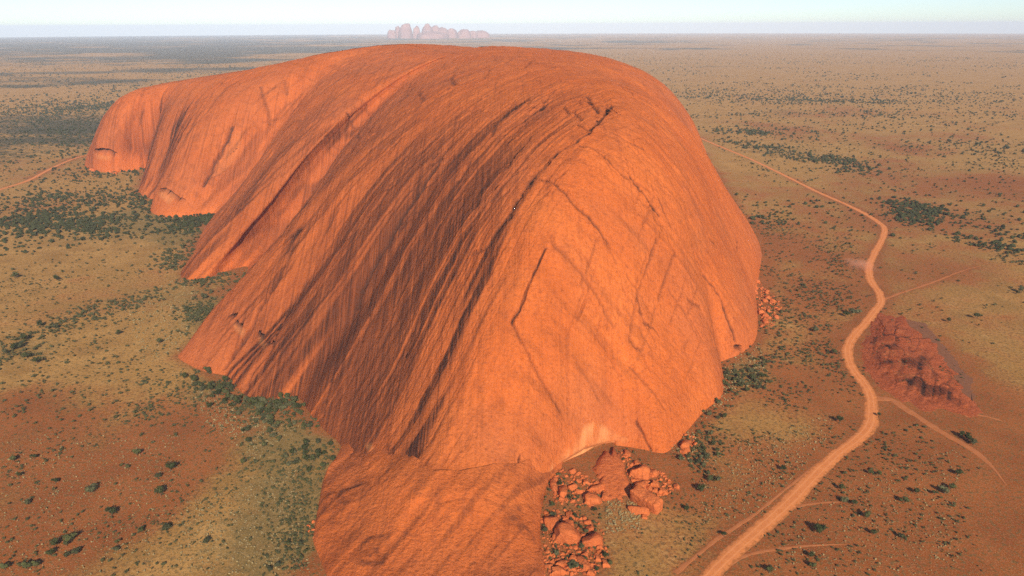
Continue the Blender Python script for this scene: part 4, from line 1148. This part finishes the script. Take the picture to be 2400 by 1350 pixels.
ZONES = [
    ([(380, 602), (440, 522), (502, 503), (490, 522), (455, 572), (440, 612), (400, 640)], 170, 4, 8.5, "dark bush in the narrow thicket along the third left spur"),
    ([(322, 458), (356, 466), (350, 500), (362, 514), (330, 505)], 50, 4, 8, "dark bush huddled round the toe of the second left spur"),
    ([(372, 512), (500, 502), (486, 526), (385, 540)], 110, 4, 8, "dark bush in the strip of thicket below the second left spur"),
    ([(440, 662), (574, 628), (546, 690), (518, 745), (470, 785), (435, 772), (450, 715), (500, 672)], 230, 3.5, 7, "olive bush in the thicket filling the third left valley"),
    ([(412, 838), (440, 862), (527, 886), (556, 914), (600, 942), (690, 938), (716, 966), (600, 964), (500, 934), (430, 890)], 150, 3.5, 7, "olive bush in the belt round the fourth left spur"),
    ([(500, 940), (700, 945), (792, 1052), (758, 1105), (600, 1080), (560, 1000)], 190, 2.5, 6, "olive bush in the grassy bay left of the nose"),
    ([(560, 1080), (756, 1110), (738, 1250), (700, 1345), (600, 1345), (640, 1200)], 330, 1.6, 4, "small bush crowded beside the left edge of the apron"),
    ([(0, 1000), (560, 1000), (600, 1349), (0, 1349)], 330, 1.2, 3.6, "small dark bush scattered over the red sand at the lower left"),
    ([(0, 640), (420, 640), (420, 1000), (0, 1000)], 420, 2, 5, "bush scattered on the tan plain left of the fourth spur"),
    ([(0, 503), (120, 492), (380, 522), (470, 512), (380, 552), (0, 552)], 420, 3.5, 8, "bush in the dark scrub strip left of the second spur"),
    ([(0, 470), (90, 452), (330, 445), (330, 475), (60, 500)], 200, 3.5, 8, "bush in the thin scrub strip beyond the second spur's toe"),
    ([(195, 395), (340, 398), (330, 412), (200, 412)], 60, 4, 8, "bush at the foot of the far left spur"),
    ([(0, 390), (190, 395), (330, 430), (330, 640), (0, 640)], 350, 2.5, 6, "bush on the open plain beyond the third spur"),
    ([(0, 800), (40, 790), (150, 745), (300, 690), (440, 655), (450, 675), (320, 715), (160, 775), (90, 830), (0, 860)], 230, 3, 6.5, "bush in the slanting line of scrub across the left plain"),
    ([(250, 880), (420, 880), (560, 1000), (300, 1000)], 130, 2, 4.5, "bush on the plain below the fourth spur's toe"),
    ([(0, 245), (260, 245), (200, 385), (0, 385)], 700, 4, 8, "far bush on the pale plain beyond the rock's left end"),
    ([(1690, 872), (1780, 795), (1832, 832), (1780, 905), (1700, 955), (1640, 1005), (1700, 905)], 190, 2.5, 6, "bush in the belt below the right flank of the rock"),
    ([(1612, 1012), (1690, 985), (1700, 1060), (1650, 1110), (1600, 1080)], 90, 2, 5, "bush in the green patch at the right foot of the nose"),
    ([(1790, 590), (2010, 620), (2000, 730), (1840, 760), (1790, 650)], 240, 2.5, 5.5, "bush scattered between the right flank and the bend of the road"),
    ([(1770, 500), (2000, 540), (1990, 640), (1800, 600)], 210, 2.5, 6, "bush on the plain right of the rock's shoulder"),
    ([(2080, 468), (2180, 482), (2400, 556), (2400, 625), (2300, 575), (2120, 522)], 330, 3.5, 8, "bush in the dark thicket beyond the road bend"),
    ([(1690, 330), (1850, 345), (2045, 390), (2010, 412), (1850, 368)], 260, 4, 9, "bush in the dark line of scrub on the right plain"),
    ([(1690, 304), (1790, 306), (1800, 316), (1700, 312)], 90, 4, 9, "bush in the small dark streak beyond the rock's right shoulder"),
    ([(1700, 340), (2400, 330), (2400, 1000), (2100, 740), (2080, 560), (1760, 400)], 620, 2, 5.5, "bush scattered on the open plain right of the road"),
    ([(1850, 820), (1960, 800), (2030, 950), (1900, 1000), (1800, 950)], 190, 1.8, 4, "bush on the red sand between rock and outcrop"),
    ([(1650, 1000), (2030, 1000), (1760, 1230), (1620, 1230)], 170, 1.4, 3.4, "small bush on the flat between the nose and the road"),
    ([(1950, 1060), (2130, 980), (2280, 1080), (2260, 1349), (1720, 1349)], 330, 1.3, 3.6, "small bush scattered over the red flat right of the road"),
    ([(1600, 200), (2400, 200), (2400, 340), (1660, 340)], 900, 4, 8, "far bush on the hazy right plain"),
    ([(1780, 690), (1960, 760), (1960, 870), (1810, 840)], 170, 2.2, 5, "bush on the slope between the red rubble heap and the road"),
    ([(1500, 1190), (1700, 1150), (1620, 1349), (1430, 1349)], 110, 1.0, 2.6, "small bush on the pale flat beside the front boulders"),
    ([(1272, 1110), (1420, 1120), (1420, 1340), (1272, 1340)], 150, 1.6, 4.4, "grey-green bush growing among the front boulders"),
    ([(1440, 1050), (1640, 1060), (1600, 1170), (1450, 1150)], 50, 1.4, 3.0, "grey-green bush among the right-hand boulders"),
    ([(2020, 770), (2200, 800), (2250, 920), (2090, 920)], 60, 1.0, 2.6, "tiny bush growing on the red outcrop"),
    ([(2190, 860), (2240, 850), (2258, 900), (2235, 912)], 14, 1.8, 3.0, "small green bush at the edge of the grey shelf"),
]
# shrubs that read as one dotted line on the far skyline of the rock are left to the scrub
rp = random.Random(77)
foot_poly = [tuple(p) for p in np.stack([BX, BY], -1)[::6]]
apron_poly = [tuple(p[:2]) for p in af]
out_poly = [tuple(p) for p in oc[:-1]]
road_pts = np.concatenate([C[::2] for C, w in ROADS]); road_w = np.concatenate([w[::2] for C, w in ROADS])
def free(P, allow_out=False):
    ok = ~in_poly(P, foot_poly) & ~in_poly(P, apron_poly)
    for a in range(0, len(P), 4000):
        d = np.hypot(P[a:a + 4000, None, 0] - road_pts[None, :, 0], P[a:a + 4000, None, 1] - road_pts[None, :, 1]) - road_w[None] * .5
        ok[a:a + 4000] &= d.min(1) > 1.2
    return ok
plants = []      # x, y, size, label
for (px, py, w) in BIG:
    p = at(px, py); m = np.linalg.norm(p - EYE) / F
    plants.append((p[0], p[1], w * m * .95, None, px, py))
def cluster_noise(P, s, sd):
    return fbm(P[:, 0] / s, P[:, 1] / s, 3, sd)
for zi, (poly, n, s0, s1, lab) in enumerate(ZONES):
    n = int(n * 2.0)
    poly = np.array(poly, float)
    W = np.array([at(*p)[:2] for p in poly])
    r = np.random.default_rng(900 + zi)
    got = []
    lo, hi = W.min(0), W.max(0)
    while len(got) < n:
        P = r.uniform(lo, hi, size=(3000, 2))
        P = P[in_poly(P, [tuple(q) for q in W])]
        if n > 60:
            P = P[cluster_noise(P, 28 + .02 * np.linalg.norm(W.mean(0)), 40 + zi) > r.uniform(.30, .66, len(P))]
        got += list(P)
    P = np.array(got[:n]); P = P + r.normal(size=P.shape) * np.hypot(P[:, :1], P[:, 1:]) * (.012 if n > 60 else .003); ok = free(P)
    for p in P[ok]:
        s = s0 + (s1 - s0) * r.random() ** 2.0
        q = project(np.array([[p[0], p[1], 0.0]]))
        plants.append((p[0], p[1], s, lab, q[0][0], q[1][0]))
def gh(x, y, s):
    """height of what the plant stands on (plain, or the outcrop)"""
    if in_poly(np.array([[x, y]]), out_poly)[0]:
        k = np.argmin((OX - x) ** 2 + (OY - y) ** 2)
        return OZ.ravel()[k] - .2 * s
    return gz(x, y)
seen = [k for k, p in enumerate(plants) if -5 < p[4] < 2405 and p[5] < 1352]
seen.sort(key=lambda k: -plants[k][2] / math.hypot(math.hypot(plants[k][0], plants[k][1]), H))
pick = set(seen[:285])
#%%BIGLABEL
def spread_label(px, py):
    if px < 700:
        if py > 1040: return "dark round tree on the red sand at the lower left", "scattered trees at the lower left"
        if py < 700: return "dark tree standing apart on the far left plain", "trees on the left plain"
        return "dark tree in the middle of the left plain", "trees on the middle left plain"
    if px < 1760: return "dark tree on the flat between the front boulders and the road", "trees between boulders and road"
    if py > 960: return "dark tree on the red flat right of the dirt road", "trees right of the road"
    return "dark tree near the bend of the dirt road", "trees near the road bend"
UNIQUE = {(262, 1209): "largest round tree standing alone on the red sand at the lower left", (378, 1162): "wide pale green tree with an open crown, second largest at the lower left", (400, 1105): "dark tree casting a short shadow, above the wide pale green tree",
          (168, 1271): "dark tree at the upper end of the diagonal clump in the bottom left corner", (65, 1335): "green tree at the lower end of the diagonal clump in the bottom left corner", (485, 1275): "lone dark tree between the bottom left clump and the apron",
          (390, 1244): "round tree on grassy ground right of the largest lower left tree", (322, 1068): "tree with a sharp black shadow above the lower left red sand", (1922, 1250): "largest bushy tree right of the dirt road, near the bottom",
          (2040, 1113): "left of two bushes ringed by bare pale soil right of the road", (2058, 1116): "right of two bushes ringed by bare pale soil right of the road", (2060, 977): "tree at the inside of the road bend, touching its right edge",
          (1967, 993): "dark tree left of the road bend below the outcrop", (1276, 1247): "dark green bush wedged between the apron and the big boulders", (1643, 1153): "largest dark tree between the right-hand boulders and the road",
          (1697, 1258): "dark tree beside the thin wheel track left of the road", (1803, 1343): "dark tree at the bottom edge right of the road", (2267, 1033): "biggest dark bush of the clump along the side track", (1952, 830): "dark tree at the road's left edge beside the outcrop"}
used = set()
n_tree = 0
for k in sorted(pick):
    x, y, s, lab, px, py = plants[k]
    z = gh(x, y, s)
    o = empty("tree" if s > 4 else "bush", (x, y, z))
    sc = s * rp.uniform(.9, 1.1)
    o.scale = (sc * rp.uniform(1.25, 1.5), sc * rp.uniform(1.25, 1.5), sc * rp.uniform(1.1, 1.45)); o.rotation_euler = (0, 0, rp.uniform(0, 6.28))
    v = rp.randrange(NVAR)
    for nm, me in (("trunk", TRUNK[v]), ("crown", CROWN[v])):
        c = bpy.data.objects.new(nm, me); col.objects.link(c); c.parent = o
    kind = "tree" if s > 4 else "bush"
    if lab is None:
        u = UNIQUE.get((px, py))
        if u: tag(o, u, kind)
        else:
            l_, g_ = spread_label(px, py)
            if kind == "bush": l_ = l_.replace("tree", "bush"); g_ = g_.replace("trees", "bushes")
            tag(o, l_, kind, g_)
    else:
        if kind == "tree": lab = lab.replace("bush", "tree").replace("small tree", "small bushy tree")
        tag(o, lab, kind, lab.split(" ", 1)[1].replace("bush", "bushes").replace("tree", "trees") if False else ("bushes: " if kind == "bush" else "trees: ") + lab)
# the rest of the scrub in one mass
rest = [plants[k] for k in range(len(plants)) if k not in pick]
r = np.random.default_rng(5)
farp = []
for (r0, r1, n, s0, s1) in [(1500, 2600, 2400, 3, 7.5), (2600, 4200, 4600, 3.5, 9), (4200, 11000, 9000, 5, 11)]:
    a = r.uniform(math.radians(50), math.radians(130), n * 4); q = np.sqrt(r.uniform(r0 * r0, r1 * r1, n * 4)) if r1 < 5000 else r0 + (r1 - r0) * r.random(n * 4) ** 1.6
    P = np.stack([q * np.cos(a), q * np.sin(a)], -1)
    az_ = P[:, 0] / q
    dens = .22 + .22 * (az_ < -.1) + 1.5 * (fbm(P[:, 0] / 500 + 3, P[:, 1] / 300, 4, 112) - .5)
    P = P[(dens > r.uniform(.1, .9, len(P)))][:n]
    P = P[free(P)]
    for p in P: farp.append((p[0], p[1], s0 + (s1 - s0) * r.random() ** 2))
def mass(name, items, protos, mat, lab, cat):
    Vs = []; Fs = []; n0 = 0
    for it in items:
        x, y, s = it[0], it[1], it[2]
        v, f = protos[r.integers(len(protos))]
        a = r.uniform(0, 6.283); c_, s_ = math.cos(a), math.sin(a)
        w = v * np.array([s * r.uniform(.9, 1.25), s * r.uniform(.9, 1.25), s * r.uniform(.9, 1.3)])
        z = gh(x, y, s) if abs(x - cen[0]) < 120 and abs(y - cen[1]) < 120 else gz(x, y)
        Vs.append(np.stack([w[:, 0] * c_ - w[:, 1] * s_ + x, w[:, 0] * s_ + w[:, 1] * c_ + y, w[:, 2] + z], -1)); Fs.append(f + n0); n0 += len(v)
    o = mesh_obj(name, np.concatenate(Vs), np.concatenate(Fs), mat, smooth=False)
    return tag(o, lab, cat, kind="stuff")
mass("scrub", [p for p in rest if math.hypot(p[0], p[1]) < 1500], SCR, M_scrub, "low olive scrub dotted over the near plain", "scrub")
mass("far_scrub", [p for p in rest if math.hypot(p[0], p[1]) >= 1500] + farp, SCRF, M_scrub, "dots of dark scrub over the far plain", "scrub")
# dry tussocks, pale against the soil
dry = []
for zi, (poly, n, s0, s1) in enumerate([([(1690, 860), (1780, 800), (1800, 870), (1690, 960), (1620, 1010)], 260, 1.0, 2.4), ([(1420, 1170), (1520, 1180), (1500, 1240), (1420, 1250)], 260, .8, 1.8), ([(1580, 1000), (1640, 1010), (1620, 1090), (1570, 1060)], 120, .8, 1.8),
                                          ([(420, 1349), (430, 1180), (700, 1100), (730, 1345)], 900, .7, 1.6), ([(440, 880), (560, 960), (700, 1000), (600, 1080), (480, 990)], 500, .8, 2.0), ([(0, 1020), (420, 1020), (430, 1349), (0, 1349)], 900, .6, 1.5),
                                          ([(1650, 1060), (1990, 960), (1800, 1200), (1640, 1230)], 700, .7, 1.6), ([(1900, 1150), (2250, 1050), (2250, 1349), (1800, 1349)], 700, .6, 1.5), ([(430, 640), (470, 690), (430, 820), (330, 850), (300, 720)], 500, 1.0, 2.4)]):
    W = np.array([at(*p)[:2] for p in poly]); P = []
    while len(P) < n:
        q = r.uniform(W.min(0), W.max(0), size=(2000, 2)); q = q[in_poly(q, [tuple(w) for w in W])]; P += list(q)
    P = np.array(P[:n]); P = P[free(P)]
    for p in P: dry.append((p[0], p[1], s0 + (s1 - s0) * r.random() ** 2))
mass("dry_grass", dry, SCRF, M_dry, "pale dry tussocks on the sandy flats", "grass")
# ------------------------------------------------------------------ the air of the desert plain
def box_obj(name, lo, hi, mat):
    x0, y0, z0 = lo; x1, y1, z1 = hi
    Vb = [(x0, y0, z0), (x1, y0, z0), (x1, y1, z0), (x0, y1, z0), (x0, y0, z1), (x1, y0, z1), (x1, y1, z1), (x0, y1, z1)]
    Fb = [(0, 3, 2, 1), (4, 5, 6, 7), (0, 1, 5, 4), (1, 2, 6, 5), (2, 3, 7, 6), (3, 0, 4, 7)]
    return mesh_obj(name, Vb, Fb, mat, smooth=False)
def volume_mat(name, colr, dens, aniso=0.0):
    m = bpy.data.materials.new(name); m.use_nodes = True
    nt = m.node_tree
    for n in list(nt.nodes): nt.nodes.remove(n)
    out = nt.nodes.new("ShaderNodeOutputMaterial"); pv = nt.nodes.new("ShaderNodeVolumePrincipled")
    pv.inputs["Color"].default_value = (*colr, 1); pv.inputs["Density"].default_value = dens; pv.inputs["Anisotropy"].default_value = aniso
    nt.links.new(pv.outputs[0], out.inputs["Volume"])
    return m, nt, pv
M_haze, _, _ = volume_mat("haze_air", (.66, .77, .95), 2.6e-5, -0.25)
hz = box_obj("haze", (-76000, -76000, gz(75000, 0) - 2.0), (76000, 76000, 450.0), M_haze)
tag(hz, "thin pale haze over the whole plain", "haze", kind="stuff")
# dust hanging where the road bends
dc = at(2016, 624)
v = IV3 * (1 + .35 * (fbm(IV3[:, 0] * 1.6 + 3, IV3[:, 1] * 1.6 + IV3[:, 2], 3, 601) - .5) * 2)[:, None]
M_dust, dn, dpv = volume_mat("road_dust", (.92, .50, .32), .05)
tc = dn.nodes.new("ShaderNodeTexCoord"); ln = dn.nodes.new("ShaderNodeVectorMath"); ln.operation = 'LENGTH'
nz_ = dn.nodes.new("ShaderNodeTexNoise"); nz_.inputs["Scale"].default_value = 1.6; nz_.inputs["Detail"].default_value = 3
mr = dn.nodes.new("ShaderNodeMapRange"); mr.interpolation_type = 'SMOOTHSTEP'
mr.inputs["From Min"].default_value = 1.0; mr.inputs["From Max"].default_value = 0.1; mr.inputs["To Min"].default_value = 0.0; mr.inputs["To Max"].default_value = .036
ad = dn.nodes.new("ShaderNodeMath"); ad.operation = 'MULTIPLY_ADD'; ad.inputs[1].default_value = 1.0; ad.inputs[2].default_value = -.42
sm = dn.nodes.new("ShaderNodeMath"); sm.operation = 'ADD'
dn.links.new(tc.outputs["Object"], ln.inputs[0]); dn.links.new(tc.outputs["Object"], nz_.inputs["Vector"])
dn.links.new(nz_.outputs["Fac"], ad.inputs[0]); dn.links.new(ln.outputs["Value"], sm.inputs[0]); dn.links.new(ad.outputs[0], sm.inputs[1])
dn.links.new(sm.outputs[0], mr.inputs["Value"]); dn.links.new(mr.outputs[0], dpv.inputs["Density"])
dust = mesh_obj("dust_cloud", v, IF3, M_dust)
dust.location = (dc[0], dc[1], 3.0); dust.scale = (33, 46, 9)
tag(dust, "faint pinkish dust cloud hanging over the road bend", "dust", kind="stuff")
# ------------------------------------------------------------------ tell look-alikes apart by their place in the row
def ordinal(n):
    w = ["", "first", "second", "third", "fourth", "fifth", "sixth", "seventh", "eighth", "ninth", "tenth", "eleventh", "twelfth"]
    if n < len(w): return w[n]
    return "%d%s" % (n, "th" if 10 <= n % 100 <= 20 else {1: "st", 2: "nd", 3: "rd"}.get(n % 10, "th"))
rows_ = {}
for o in list(col.objects):
    if o.parent is None and o.get("group") and o.get("label"):
        rows_.setdefault(o["label"], []).append(o)
for lab, os__ in rows_.items():
    if len(os__) < 2: continue
    os__.sort(key=lambda q: project(np.array(q.location)[None, :])[0][0])
    n = len(os__)
    for i, q in enumerate(os__):
        if i == 0: w = "leftmost"
        elif i == n - 1: w = "rightmost"
        elif i <= n / 2: w = ordinal(i + 1) + " from the left"
        else: w = ordinal(n - i) + " from the right"
        q["label"] = lab + ", " + w
